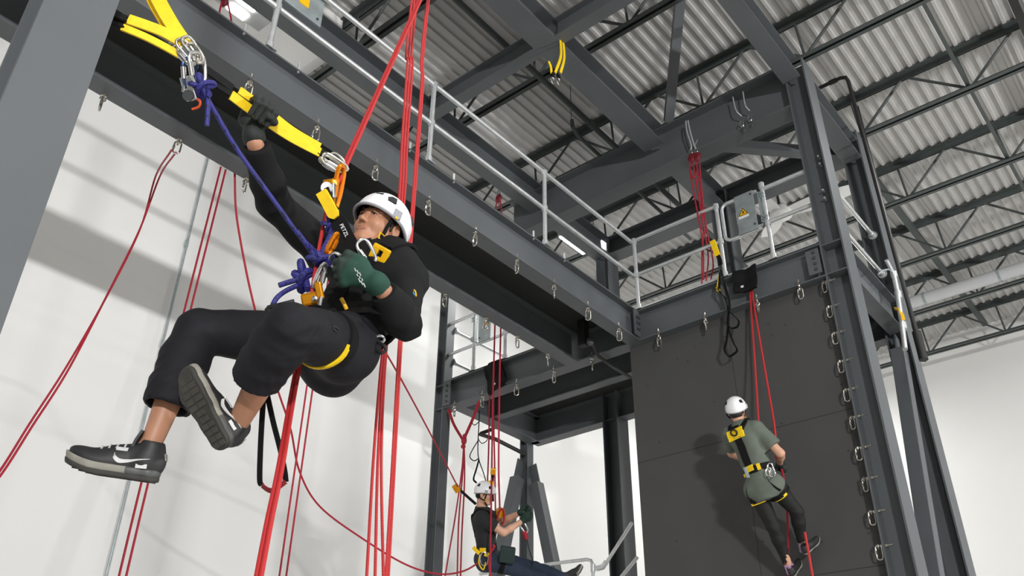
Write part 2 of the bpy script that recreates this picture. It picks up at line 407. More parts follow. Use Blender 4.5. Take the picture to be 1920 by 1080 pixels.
S1 = beam((5.77, 4.52, 9.46), (5.77, 6.28, 9.46), 0.30, 0.16, 'short cross beam joining the two left ceiling girders')
S2 = beam((5.77, 2.46, 9.46), (5.77, 4.22, 9.46), 0.30, 0.16, 'short cross beam above the hanging yellow sling')
tag(MB().bar((8.10, 4.13, 9.66), (7.0, 3.2, 10.55), 0.12, 0.12).build('diagonal_strut', 'steel_paint', smooth=0), 'square steel strut rising from the large cross beam to the roof', 'strut')
tag(MB().bar((8.3, 3.88, 9.28), (9.75, 2.52, 9.30), 0.13, 0.13).build('corner_brace', 'steel_paint', smooth=0), 'flat-looking diagonal brace behind the right column top', 'brace')
# lattice seen far left behind the catwalk rail
# diagonal braces with their gusset plates
def brace(p0, p1, w, label, gus, up):
    t = thing('diagonal_brace', p0, label, 'brace')
    p0 = Vector(p0); p1 = Vector(p1); d, s, u = frame(p1-p0, up)
    MB().bar(p0, p1, w, w, up).build('tube', 'steel_paint', t, smooth=0, bevel=0.006)
    MB().obox(p0-d*gus*0.55, d*gus*1.0, s*0.010, u*(w*0.45)).build('gusset_plate', 'steel_paint', t, smooth=0)
    return t
brace((9.70, 2.37, 6.28), (8.42, 2.37, 1.5), 0.15, 'tall diagonal box brace between the two right columns', 0.13, (0, 0, 1))
brace((9.68, 8.03, 5.98), (8.45, 8.03, 1.6), 0.16, 'left diagonal brace leaning from the rear left column', 0.2, (0, 0, 1))
brace((9.87, 7.82, 5.90), (9.87, 6.72, 1.2), 0.16, 'right diagonal brace leaning from the rear left column', 0.2, (0, 0, 1))

# ------------------------------------------------------------------ dark climbing wall
t = thing('climbing_wall', (8.19, 3.7, 0), 'dark grey plywood climbing wall under the tower platform', 'climbing wall')
MB().box((8.185, 2.50, 0), (8.225, 5.02, 6.55)).build('panel_face', 'ply_grey', t, smooth=0)
MB().box((8.225, 4.97, 0), (8.40, 5.02, 6.55)).build('edge_return', 'ply_grey', t, smooth=0)
for (z, a, b) in ((5.10, 2.5, 5.02), (3.6, 2.5, 5.02), (2.1, 2.5, 5.02)):
    MB().box((8.1838, a, z-0.004), (8.1855, b, z+0.004)).build('panel_joint', 'joint_dark', t, smooth=0)
MB().box((8.1838, 3.72-0.003, 0), (8.1855, 3.72+0.003, 6.5)).build('panel_joint', 'joint_dark', t, smooth=0)
random.seed(5)
for i in range(26):
    a, z = random.uniform(2.6, 4.85), random.uniform(3.2, 6.4)
    MB().cyl((8.1825, a, z), (8.1860, a, z), 0.010, 8).build('fixing_hole', 'joint_dark', t)

# ================================================================== guardrails and gates
PR_R = 0.024
def fit(mb, p, d=(0, 0, 1), r=0.034, h=0.035):
    p = Vector(p); d = Vector(d); mb.cyl(p-d*h, p+d*h, r, 14)
def rail_post(t, u, v, z0=7.0, z1=8.03, base=True):
    mb = MB(); mb.cyl((u, v, z0), (u, v, z1), PR_R, 14).build('post', 'galvanised', t)
    for z, hh in ((z1-0.01, 0.035), (z0+0.51, 0.035), (z0+0.04, 0.04)):
        mb = MB(); fit(mb, (u, v, z), h=hh); mb.build('fitting', 'galvanised', t)
    if base: MB().box((u-0.05, v-0.05, z0), (u+0.05, v+0.05, z0+0.008)).build('base_plate', 'galvanised', t, smooth=0)
def rail_bar(t, p0, p1, flange=False):
    MB().cyl(p0, p1, PR_R, 14).build('rail', 'galvanised', t)
    if flange:
        p0 = Vector(p0); p1 = Vector(p1); d = (p1-p0).normalized()
        for p, s in ((p0, 1), (p1, -1)):
            mb = MB(); mb.cyl(p, p+d*s*0.012, 0.056, 18); mb.cyl(p+d*s*0.011, p+d*s*0.07, 0.034, 14); mb.build('wall_flange', 'galvanised', t)
RV = 4.86
t = thing('guardrail', (5.3, RV, 7.0), 'long galvanised pipe guardrail on the near edge of the catwalk', 'guardrail')
for u in (0.75, 2.62, 4.49, 6.31): rail_post(t, u, RV)
for z in (8.03, 7.51): rail_bar(t, (-1.0, RV, z), (8.13, RV, z))
for u in (1.25, 2.36, 2.9, 4.2, 4.8, 6.05, 6.6):
    bolt(t, (u, 4.815, 6.935), (0, 0, 1), 0.011, 0.11, 'galvanised')
MB().box((2.55, 4.90, 7.70), (3.09, 4.92, 8.4)).build('gate_plate', 'galv_plate', t, smooth=0, bevel=0.004)
MB().box((2.83, 4.893, 7.80), (2.93, 4.8995, 7.9)).build('sticker', 'yellow_plastic', t, smooth=0)
bolt(t, (3.04, 4.90, 7.76), (0, -1, 0), 0.012, 0.012)

t = thing('guardrail', (8.13, 4.3, 7.0), 'short galvanised guardrail between catwalk corner and platform gate', 'guardrail')
rail_post(t, 8.13, 4.82); rail_post(t, 8.13, 3.64)
for z in (8.03, 7.51): rail_bar(t, (8.13, 4.82, z), (8.13, 3.64, z))
MB().box((8.10, 2.52, 6.995), (8.24, 4.8, 7.02)).build('toe_angle', 'galvanised', t, smooth=0)

def gate(base, label, posts, v_hinge, v_free, ztop, zbot, plate_v, sign):
    t = thing('safety_gate', base, label, 'gate', 'self closing platform gates')
    u = 8.13; s = 1 if v_free > v_hinge else -1
    zt, zb_ = ztop, zbot; r = 0.085
    pts = [(u-0.01, v_hinge+s*0.06, zt)]
    for a in range(0, 91, 15):
        A = math.radians(a); pts.append((u-0.01, v_free-s*r+s*r*math.sin(A), zt-r+r*math.cos(A)))
    for a in range(0, 91, 15):
        A = math.radians(a); pts.append((u-0.01, v_free-s*r+s*r*math.cos(A), zb_+r-r*math.sin(A)))
    pts.append((u-0.01, v_hinge+s*0.06, zb_))
    MB().tube(pts, 0.02, 12).build('loop_frame', 'galvanised', t)
    a, b = plate_v
    pl = MB().box((u-0.05, min(a, b), zb_-0.01), (u-0.035, max(a, b), zt+0.01)).build('spring_plate', 'galv_plate', t, smooth=0, bevel=0.004)
    sgn = MB(); c = sign; w = 0.062
    sgn.prism([(-w, -0.05), (w, -0.05), (0.0, 0.062)], (u-0.0505, c, (zt+zb_)/2+0.02), (u-0.053, c, (zt+zb_)/2+0.02)).build('warning_sign', 'yellow_plastic', t, smooth=0)
    k = MB()
    zc = (zt+zb_)/2+0.02; P3 = [(-w, -0.05), (w, -0.05), (0, 0.062)]
    for i in range(3):
        (x0, y0), (x1, y1) = P3[i], P3[(i+1) % 3]
        k.bar((u-0.0535, c+x0*0.86, zc+y0*0.86+0.001), (u-0.0535, c+x1*0.86, zc+y1*0.86+0.001), 0.007, 0.002, up=(1, 0, 0))
    k.bar((u-0.0535, c-0.004, zc-0.02), (u-0.0535, c+0.006, zc+0.022), 0.012, 0.002, up=(1, 0, 0))
    k.bar((u-0.0535, c-0.02, zc-0.012), (u-0.0535, c+0.016, zc-0.024), 0.009, 0.002, up=(1, 0, 0))
    k.build('warning_symbol', 'black_rubber', t, smooth=0)
    MB().box((u-0.052, c-0.065, zc-0.085), (u-0.0505, c+0.065, zc-0.052)).build('sign_panel', 'label_white', t, smooth=0)
    h = MB()
    for z in (zt-0.1, zb_+0.1):
        h.box((u-0.045, v_hinge-0.03, z-0.03), (u+0.03, v_hinge+0.03, z-0.015)); h.box((u-0.045, v_hinge-0.03, z+0.015), (u+0.03, v_hinge+0.03, z+0.03))
    h.box((u-0.045, v_hinge+s*0.03-0.012, zb_+0.05), (u+0.0, v_hinge+s*0.03+0.012, zt-0.05))
    h.build('hinge', 'galv_plate', t, smooth=0)
    bb = MB()
    for q in (zt-0.04, zb_+0.06): bb.cyl((u-0.05, a-s*0.0+s*0.03, q), (u-0.062, a+s*0.03, q), 0.011, 8)
    bb.build('bolt', 'steel_dark', t)
    return t
gate((8.13, 3.05, 7.0), 'galvanised safety gate with yellow warning triangle above the climbing wall', None, 3.05, 3.57, 8.0, 7.47, (3.14, 3.38), 3.29)
gate((8.13, 7.56, 7.0), 'galvanised safety gate with yellow warning triangle on the left platform', None, 7.56, 6.98, 7.92, 7.40, (7.44, 7.22), 7.30)
t = thing('guardrail', (8.13, 2.8, 7.0), 'short galvanised guardrail between platform gate and right tower column', 'guardrail')
rail_post(t, 8.13, 3.04, z1=8.06)
for z in (8.0, 7.52): rail_bar(t, (8.13, 3.04, z), (8.13, 2.50, z))
t = thing('guardrail', (8.13, 7.7, 7.0), 'galvanised guardrail on the left platform beside the front left column', 'guardrail')
rail_post(t, 8.13, 7.56, z1=7.97); rail_post(t, 8.13, 6.98, z1=7.97)
for z in (7.93, 7.42): rail_bar(t, (8.13, 8.045, z), (8.13, 7.56, z)); rail_bar(t, (8.13, 6.98, z), (8.13, 5.95, z))
t = thing('guardrail', (9, 8.02, 7.4), 'two galvanised side rails from the front left column, running back', 'guardrail')
for z in (7.86, 7.34): rail_bar(t, (8.225, 8.06, z), (9.80, 8.0, z), True)
t = thing('guardrail', (9, 2.36, 7.4), 'two galvanised side rails between the two right tower columns', 'guardrail')
for z in (7.93, 7.36): rail_bar(t, (8.362, 2.36, z), (9.78, 2.36, z), True)
t = thing('guardrail', P(1690, 640, v=2.16), 'galvanised rail end behind the rear right tower column with yellow strap', 'guardrail')
g2 = lambda x, y: P(x, y, v=2.16)
MB().tube([g2(1697, 655), g2(1690, 600), g2(1682, 545), g2(1676, 516)], 0.028, 14).build('post', 'galvanised', t)
MB().tube([g2(1678, 520), g2(1670, 503), g2(1662, 488)], 0.022, 14).build('rail', 'galvanised', t)
MB().tube([g2(1676, 512), g2(1666, 505), g2(1656, 507), g2(1647, 514)], 0.010, 8).build('wire_tie', 'galv_plate', t)
for a, b in (((1683, 548), (1685, 560)), ((1692, 606), (1694, 618)), ((1675, 510), (1678, 520))): MB().cyl(g2(*a), g2(*b), 0.040, 14).build('fitting', 'galvanised', t)
tag(MB().ribbon([P(1678, 579, v=2.20), P(1686, 581, v=2.14), P(1692, 590, v=2.12), P(1694, 600, v=2.12)], (0, 0.4, 1), 0.035, 0.012).build('yellow_strap', 'yellow_plastic'), 'yellow strap tied around the rear right tower column', 'strap')
# stair rail seen low behind the seated climber
t = thing('stair_rail', (9.3, 6.6, 3.0), 'galvanised stair handrail low behind the right diagonal brace', 'handrail')
a = [P(900, 1076, u=9.2), P(1035, 1057, u=9.2), P(1100, 1049, u=9.2), P(1108, 1051, u=9.2), P(1112, 1060, u=9.2), P(1112, 1130, u=9.2)]
MB().tube(a, 0.022, 12).build('level_rail', 'galvanised', t)
b = [P(1112, 1065, u=9.2), P(1128, 1066, u=9.2), P(1135, 1058, u=9.2), P(1185, 980, u=9.0)]
MB().tube(b, 0.022, 12).build('slope_rail', 'galvanised', t)
MB().tube([P(1120, 1066, u=9.2), P(1130, 1063, u=9.19), P(1138, 1052, u=9.18)], 0.034, 12).build('elbow', 'galvanised', t)
MB().tube([P(1150, 1100, u=9.1), P(1195, 1045, u=9.0)], 0.022, 12).build('slope_rail', 'galvanised', t)
MB().cyl(P(1112, 1058, u=9.2), P(1112, 1072, u=9.2), 0.032, 12).build('fitting', 'galvanised', t)

# ceiling fan behind the platform rail
t = thing('ceiling_fan', (11.0, 3.85, 9.6), 'large white ceiling fan behind the platform gate', 'fan')
MB().lathe([(0.02, 0.10), (0.15, 0.09), (0.17, 0.04), (0.17, -0.03), (0.13, -0.06), (0.02, -0.07)], (10.95, 3.87, 9.62)).build('hub', 'wall_white', t)
MB().cyl((10.95, 3.87, 9.7), (10.95, 3.87, ROOF), 0.02, 10).build('drop_rod', 'joist_paint', t)
for a in (-86, 46, 170):
    A = math.radians(a); d = Vector((math.cos(A), math.sin(A), 0.0)); c = Vector((10.95, 3.87, 9.63)); s = d.cross(Vector((0, 0, 1)))
    L = {-86: 0.95, 46: 0.50, 170: 0.6}[a]
    mb = MB(); n = 10; vs = []
    for i in range(n+1):
        q = i/n; w = 0.09+0.05*math.sin(q*math.pi); tw = 0.22
        o = c+d*(0.12+q*L)
        for (k, h) in ((-1, 0.004), (0, 0.014), (1, 0.004), (1, -0.004), (0, 0.002), (-1, -0.004)):
            vs.append(o+s*(w*k)+Vector((0, 0, h+tw*w*k)))
    mb.add(vs, [(i*6+k, i*6+(k+1) % 6, i*6+6+(k+1) % 6, i*6+6+k) for i in range(n) for k in range(6)] + [tuple(range(6)), tuple(n*6+k for k in range(6))[::-1]])
    mb.build('blade', 'wall_white', t)

# ================================================================== quick links under the beams
def make_link(base, label, group, rot=0.4, side=False):
    t = thing('quick_link', base, label, 'quick link', group)
    b = Vector(base); e = MB()
    if side:       # bolted through a column flange, link hanging on its left
        ax = Vector((0, 1, 0))
        e.cyl(b-ax*0.085, b+ax*0.03, 0.010, 8); e.cyl(b-ax*0.036, b-ax*0.020, 0.02, 6); e.cyl(b+ax*0.004, b+ax*0.02, 0.02, 6)
        c = b+ax*0.045
    else:
        ax = Vector((0, 0, -1))
        e.cyl(b-ax*0.075, b+ax*0.03, 0.009, 8); e.cyl(b-ax*0.036, b-ax*0.020, 0.02, 6); e.cyl(b+ax*0.001, b+ax*0.014, 0.022, 10)
        c = b+ax*0.045
    R = Matrix.Rotation(rot, 3, 'Z')
    ring = [c+R @ Vector((0.021*math.cos(k*math.pi/6), 0, 0.021*math.sin(k*math.pi/6))) for k in range(12)]
    e.tube(ring, 0.007, 7, closed=True); e.build('eye_bolt', 'zinc', t)
    l = MB(); c2 = c+Vector((0, 0, -0.052)); R2 = Matrix.Rotation(rot+1.25, 3, 'Z'); pts = []
    for k in range(20):
        A = 2*math.pi*k/20; x = 0.028*math.cos(A); z = 0.028*math.sin(A)+(0.036 if math.sin(A) > 0 else -0.036)
        pts.append(c2+R2 @ Vector((x, 0, z)))
    l.tube(pts, 0.0075, 8, closed=True)
    lk = l.build('link', 'zinc', t)
    s = MB(); s.cyl(c2+R2 @ Vector((0.028, 0, -0.014)), c2+R2 @ Vector((0.028, 0, 0.018)), 0.0115, 6)
    s.build('sleeve_nut', 'bright_metal', lk)
    return t
ORD = ['first', 'second', 'third', 'fourth', 'fifth', 'sixth', 'seventh', 'eighth', 'ninth', 'tenth']
rnd = random.Random(3)
for i, u in enumerate((1.86, 2.51, 3.18, 3.84, 4.5, 5.15, 5.79, 6.42, 7.04, 7.66)):
    make_link((u, 4.83, 6.55), 'quick link hanging under the near catwalk beam, %s from the left' % ORD[i], 'quick links under the near catwalk beam', rnd.uniform(0, 3))
for i, u in enumerate((1.86, 2.54, 3.22, 3.85, 5.82, 6.5, 7.06, 7.65)):
    make_link((u, 5.87, 6.55), 'quick link hanging under the far catwalk flange, %s from the left' % ORD[i], 'quick links under the far catwalk flange', rnd.uniform(0, 3))
for i, v in enumerate((4.55, 3.93, 3.29, 2.80)):
    make_link((8.08, v, 6.55), 'quick link hanging over the top of the dark climbing wall, %s from the left' % ORD[i], 'quick links above the climbing wall', rnd.uniform(0, 3))
for i, v in enumerate((7.85, 7.33, 6.73, 6.11, 5.52)):
    make_link((8.09, v, 6.55), 'quick link under the left platform front beam, %s from the left' % ORD[i], 'quick links under the left platform beam', rnd.uniform(0, 3))
for i, z in enumerate((6.50, 6.20, 5.89, 5.57, 5.26, 4.97, 4.66, 4.36, 4.05, 3.74)):
    make_link((8.10, 2.50, z), 'quick link bolted to the right tower column, %s from the top' % ORD[i], 'quick links down the right tower column', rnd.uniform(-0.4, 0.4), True)

# ================================================================== ropes
def rope(name, label, strands, r, material, n=8, res=8):
    if len(strands) == 1:
        return tag(MB().tube(spline(strands[0], res), r, n).build(name, material), label, 'rope')
    t = thing(name, strands[0][0], label, 'rope')
    for s in strands: MB().tube(spline(s, res), r, n).build('strand', material, t)
    return t
def off(pts, d): return [Vector(p)+Vector(d) for p in pts]
a = [Vector((2.54, 5.87, 6.40)), P(300, 330, d=8.6), P(262, 430, d=8.2), P(205, 545, d=7.6), P(130, 690, d=6.9), P(60, 800, d=6.3), P(0, 893, d=5.8), P(-60, 960, d=5.5)]
b = [Vector((2.50, 5.87, 6.40)), P(292, 330, d=8.62), P(264, 426, d=8.22), P(207, 543, d=7.62), P(128, 682, d=6.92), P(57, 792, d=6.32), P(-4, 888, d=5.82), P(-64, 955, d=5.5)]
rope('slack_rope', 'doubled red rope drooping from the catwalk to the lower left picture edge', [a, b], 0.0085, 'rope_crimson')
ru = P(409, 309, v=5.93).x
a = [Vector((ru+0.03, 5.93, 6.56)), Vector((ru+0.01, 5.94, 5.0)), Vector((ru, 5.95, 3.6)), Vector((ru, 5.95, 2.4)), Vector((ru, 5.95, 0.05))]
rope('hanging_rope', 'doubled red rope hanging straight behind the black-clad climber’s right knee'.replace('’', "'"), [a, off(a, (0.05, 0.0, 0)), ], 0.0085, 'rope_crimson')
sk = [P(440, 322, v=5.95), P(443, 400, v=6.0), P(460, 500, v=6.0), P(478, 580, v=6.0), P(500, 665, d=8.3), P(522, 735, d=8.4), P(545, 805, d=8.6), P(562, 885, d=8.8), P(600, 950, d=9.0), P(680, 1010, d=9.3), P(760, 1058, d=9.6), P(820, 1076, d=9.8), P(868, 1071, d=9.9), P(905, 1050, d=10.0)]
rope('slack_rope', "thin red rope swooping from the catwalk to the seated climber's hip", [sk], 0.010, 'rope_crimson')
tl = [P(690, 612, d=7.0), P(735, 681, d=7.6), P(800, 800, d=8.8), P(858, 912, d=9.95)]
rope('taut_rope', "thin taut red rope slanting to the device behind the seated climber's head", [tl], 0.0085, 'rope_crimson')
q = P(619, 432, z=6.55)
a = [Vector((q.x, 5.93, 6.56)), Vector((q.x, 5.93, 4.0)), Vector((q.x, 5.93, 0.05))]
rope('hanging_rope', 'doubled thin red rope hanging behind the black strap loop', [a, off(a, (0.05, -0.02, 0))], 0.008, 'rope_crimson')
# ropes behind the hero climber, hung from the right-hand ceiling girder
HV = 2.62
def hang(p, v=HV, zt=9.30):
    p[0:0] = []
    q0 = P(*p[0], v=v); q1 = P(*p[1], v=v); k = (zt-q0.z)/max(0.05, q0.z-q1.z)
    top = q0+(q0-q1)*k; top.y = 2.33+(v-2.33)*0.25
    return [top]+[P(x, y, v=v) for x, y in p]
g3 = []
for (e0, e1, e2) in ((-4, -4, -10), (1, 0, 6), (6, 3, 22)):
    g3.append(hang([(776+e0, 0), (768+e0, 120), (758+e0, 260), (752+e0, 375), (735+e1, 560), (721+e1, 660), (709+e1*2, 850), (697+e2, 1090)]))
rope('hanging_rope', "three close red ropes hanging behind the black-clad climber's white helmet", g3, 0.0062, 'rope_red')
a = hang([(801, 0), (790, 160), (777, 330), (765, 480), (752, 600), (745, 700), (735, 880), (723, 1090)])
rope('hanging_rope', "doubled red rope hanging right of the black-clad climber's white helmet", [a, off(a, (0.013, 0.0, 0.0))], 0.0062, 'rope_red')

# ropes of the seated climber
a = [[P(x, y, u=7.35) for x, y in ((931, 480), (928, 607), (924, 760), (921, 950), (919, 1100))],
     [P(x, y, u=7.35) for x, y in ((943, 480), (939, 612), (936, 760), (935, 880), (937, 952))]]
rope('hanging_rope', 'pair of red ropes passing in front of the black rope pad on the left', a, 0.011, 'rope_crimson')
a = [[P(x, y, u=7.9) for x, y in ((918, 740), (916, 850), (912, 950))], [P(x, y, u=7.9) for x, y in ((924, 738), (927, 850), (929, 960))]]
rope('hanging_rope', 'pair of red ropes leaving the bottom of the left black rope pad', a, 0.010, 'rope_crimson')
K = P(870, 826, u=7.9)
y1 = [P(843, 768, u=8.06), P(852, 795, u=8.0), K]; y2 = [P(900, 752, u=8.06), P(888, 785, u=8.0), K]
dn = [[K, P(866, 880, u=7.9), P(855, 960, u=7.9), P(843, 1030, u=7.9), P(832, 1095, u=7.9)],
      [K, P(868, 880, u=7.9), P(860, 980, u=7.9), P(857, 1095, u=7.9)],
      [K, P(871, 900, u=7.9), P(866, 1000, u=7.9), P(863, 1095, u=7.9)]]
rope('anchor_rope', 'crimson rope tied in a Y below the left platform beam with four tails', [y1, off(y1, (0, 0.03, 0.01)), y2, off(y2, (0, 0.025, 0.01))]+dn, 0.010, 'rope_crimson')
t = tag(MB().ball(K, (0.035, 0.04, 0.06)).ball(K+Vector((0, 0.01, -0.08)), 0.032).ball(K+Vector((0, -0.01, 0.06)), 0.03).build('rope_knot', 'rope_crimson'), 'crimson knot joining the Y-shaped ropes beside the front left column', 'knot')
# climber on the wall
a = [[P(x, y, u=q+0.08) for x, y, q in ((1406, 540, 8.0), (1410, 600, 7.95), (1416, 690, 7.85), (1422, 790, 7.65))],
     [P(x, y, u=q+0.08) for x, y, q in ((1409, 540, 8.0), (1420, 610, 7.9), (1437, 710, 7.75), (1452, 800, 7.55), (1456, 860, 7.5))]]
rope('hanging_rope', 'pair of pink-red ropes from the black rope pad to the wall climber', a, 0.0105, 'rope_red')
a = [P(x, y, u=q+0.08) for x, y, q in ((1466, 880, 7.5), (1474, 930, 7.7), (1477, 985, 7.9), (1479, 1040, 8.0), (1480, 1095, 8.0))]
rope('hanging_rope', "red rope hanging between the wall climber's legs", [a], 0.0105, 'rope_crimson')
a = [P(x, y, u=q+0.08) for x, y, q in ((1509, 998, 7.62), (1515, 1030, 7.6), (1526, 1095, 7.55))]
rope('hanging_rope', "red rope lying over the wall climber's right shoe", [a], 0.0115, 'rope_red')

# pulley tackles on the large cross beam
def tackle(label, wires, blocks, strands):
    t = thing('pulley_tackle', blocks[0], label, 'pulley tackle')
    for w in wires: MB().tube(spline(w, 6), 0.009, 8).build('wire_sling', 'galvanised', t)
    for b in blocks:
        b = Vector(b)
        k = MB(); k.ball(b, (0.03, 0.055, 0.075), 14, 10); k.cyl(b+Vector((-0.04, 0, 0)), b+Vector((0.04, 0, 0)), 0.022, 10)
        k.build('pulley_block', 'pulley_red', t)
        MB().tube([b+Vector((0, 0.02*math.cos(A), 0.105+0.04*math.sin(A))) for A in [2*math.pi*i/12 for i in range(12)]], 0.007, 6, closed=True).build('carabiner', 'bright_metal', t)
    for s in strands: MB().tube(spline(s, 6), 0.0095, 8).build('strand', 'rope_crimson', t)
    return t
B1, B2 = P(1297, 296, u=8.08), P(1307, 294, u=8.08)
L = lambda *q: [P(x, y, u=w) for x, y, w in q]
tackle('crimson rope tackle hanging on wire slings from the large cross beam',
       [[P(1286, 227, u=8.05), P(1288, 246, u=8.04), P(1296, 272, u=8.06), B1+Vector((0, 0, 0.13))], [P(1290, 226, u=8.05), P(1294, 246, u=8.04), P(1301, 270, u=8.06), B2+Vector((0, 0, 0.13))], [P(1308, 262, u=8.2), P(1303, 272, u=8.08)]],
       [B1, B2],
       [L((1293, 300, 8.08), (1295, 330, 8.08), (1308, 400, 8.1), (1318, 460, 8.15), (1319, 525, 8.25)), L((1299, 305, 8.08), (1310, 370, 8.1), (1320, 430, 8.15), (1328, 480, 8.2), (1324, 527, 8.25)),
        L((1305, 300, 8.08), (1313, 360, 8.1), (1319, 420, 8.15), (1316, 480, 8.2), (1316, 532, 8.25)), L((1311, 300, 8.08), (1316, 360, 8.1), (1325, 430, 8.15), (1337, 490, 8.2), (1333, 524, 8.25)),
        L((1294, 318, 8.08), (1300, 335, 8.08), (1309, 318, 8.08))])
def wire_end(px, label, top):
    t = thing('hanging_wire', P(*px, u=8.1), label, 'wire sling')
    MB().tube(spline([P(*top, u=8.05), P((top[0]+px[0])/2-2, (top[1]+px[1])/2, u=8.05), P(px[0], px[1]-14, u=8.1)], 6), 0.008, 8).build('wire', 'galvanised', t)
    c = P(*px, u=8.1)
    MB().tube([c+Vector((0, 0.025*math.cos(A), 0.05*math.sin(A))) for A in [2*math.pi*i/12 for i in range(12)]], 0.007, 6, closed=True).build('link', 'zinc', t)
    MB().ball(c+Vector((0, -0.01, -0.10)), (0.022, 0.04, 0.055)).build('swivel', 'steel_dark', t)
wire_end((1391, 232), 'left of two wire slings hanging from the large cross beam near the right column', (1374, 182))
wire_end((1406, 222), 'right of two wire slings hanging from the large cross beam near the right column', (1393, 172))
b = P(935, 372, u=7.6)
tackle('small crimson tackle hanging under the long girder above the catwalk edge', [[P(944, 330, u=7.6), P(938, 356, u=7.6)]], [b], [L((932, 376, 7.6), (929, 392, 7.6), (927, 420, 7.6)), L((938, 376, 7.6), (940, 392, 7.6), (941, 420, 7.6))])
b = P(421, 3, v=6.3)
tackle('small red tackle at the top left behind the catwalk edge', [[P(424, -60, v=6.3), P(422, -12, v=6.3)]], [b], [[P(416, 4, v=6.3), P(412, 20, v=6.3), P(410, 40, v=6.3)], [P(426, 4, v=6.3), P(430, 18, v=6.3), P(434, 40, v=6.3)]])

# yellow slings with hooks hanging on the wide ceiling girder
t = thing('yellow_sling', P(1050, 78, z=9.3), 'pair of yellow web slings with snap hooks hanging from the wide girder', 'sling')
Q = lambda x, y: P(x, y, v=4.20)
for pts in ([(1051, 76), (1052, 100), (1049, 115), (1041, 136)], [(1056, 78), (1058, 100), (1057, 115), (1051, 136)], [(1029, 115), (1033, 126), (1034, 138)]):
    MB().ribbon(spline([Q(*p) for p in pts], 6), (1, 0, 0), 0.035, 0.008).build('webbing', 'yellow_web', t)
for (x, y) in ((1036, 141), (1047, 143)):
    c = Q(x, y)
    MB().box(c-Vector((0.02, 0.012, 0.035)), c+Vector((0.02, 0.012, 0.03))).build('stitch_tab', 'black_web', t, smooth=0)
    MB().tube([c+Vector((0.028*math.cos(A), 0, -0.075+0.045*math.sin(A))) for A in [2*math.pi*i/14 for i in range(14)]], 0.007, 6, closed=True).build('snap_hook', 'bright_metal', t)

# black rope pads over the platform edge
def pad(label, px, u, w, h, seed):
    rr = random.Random(seed); n = 9
    c = [P(x, y, u=u) for x, y in px]; vs = []
    for j in range(n):
        for i in range(n):
            a, b_ = i/(n-1), j/(n-1)
            p = (c[0]*(1-a)+c[1]*a)*(1-b_)+(c[3]*(1-a)+c[2]*a)*b_
            bulge = 0.02+0.018*math.sin(a*7+seed)+0.01*math.sin(b_*9)
            vs.append(p+Vector((-bulge, rr.uniform(-0.006, 0.006), rr.uniform(-0.006, 0.006))))
    m = len(vs); vs += [p+Vector((0.03, 0, 0)) for p in vs]
    fs = [(j*n+i, j*n+i+1, j*n+n+i+1, j*n+n+i) for j in range(n-1) for i in range(n-1)]
    fs += [tuple(m+k for k in reversed(f)) for f in fs]
    ring = [i for i in range(n)]+[j*n+n-1 for j in range(1, n)]+[(n-1)*n+i for i in range(n-2, -1, -1)]+[j*n for j in range(n-2, 0, -1)]
    fs += [(ring[k], ring[k-1], ring[k-1]+m, ring[k]+m) for k in range(len(ring))]
    t = thing('rope_pad', c[0], label, 'rope pad')
    MB().add(vs, fs).build('fabric', 'black_web', t)
    q = c[3]*0.5+c[2]*0.5+Vector((-0.045, 0.02, 0.05))
    MB().obox(q, Vector((0.004, 0, 0)), Vector((0, 0.015, 0)), Vector((0, 0, 0.012))).build('loop_tab', 'label_white', t, smooth=0)
    return t
pad('square black rope pad draped over the beam above the climbing wall', [(1376, 512), (1418, 497), (1421, 541), (1378, 552)], 8.03, 0, 0, 1)
pad('crumpled black rope pad draped over the left platform beam', [(908, 688), (936, 674), (950, 713), (917, 742)], 8.03, 0, 0, 4)

# shock-absorbing lanyard hung on the gate post
t = thing('lanyard', P(1340, 455, u=8.05), 'black lanyard loops with yellow absorber hanging from the gate post', 'lanyard')
G = lambda x, y, u=8.0: P(x, y, u=u)
MB().ribbon([G(1336, 452), G(1341, 466), G(1346, 480)], (0, 1, 0.4), 0.062, 0.03).build('absorber_pouch', 'yellow_web', t)
MB().ribbon([G(1346, 478), G(1350, 488), G(1351, 496)], (0, 1, 0.2), 0.045, 0.02).build('end_cap', 'black_web', t)
MB().tube([G(1352, 497), G(1351, 520), G(1360, 548), G(1365, 575)], 0.010, 7).build('cord', 'black_rubber', t)
MB().ribbon(spline([G(1350, 512), G(1349, 545), G(1360, 560), G(1366, 590), G(1362, 640), G(1358, 655), G(1366, 668), G(1378, 662), G(1382, 655), G(1374, 640), G(1364, 605), G(1368, 570), G(1358, 530), G(1352, 505)], 6), (-1, 0.2, 0.1), 0.030, 0.006).build('strap_loop', 'black_web', t)
MB().ribbon(spline([G(1364, 580), G(1376, 592), G(1385, 602), G(1382, 613), G(1370, 615), G(1364, 608)], 6), (-1, 0.2, 0.1), 0.028, 0.006).build('strap_loop', 'black_web', t)
MB().ribbon([G(1350, 512), G(1346, 532), G(1345, 545)], (0, 1, 0), 0.02, 0.008).build('yellow_tag', 'yellow_web', t)
MB().ribbon([G(1344, 538), G(1349, 546)], (0, 0.5, 1), 0.03, 0.008).build('yellow_tag', 'yellow_web', t)

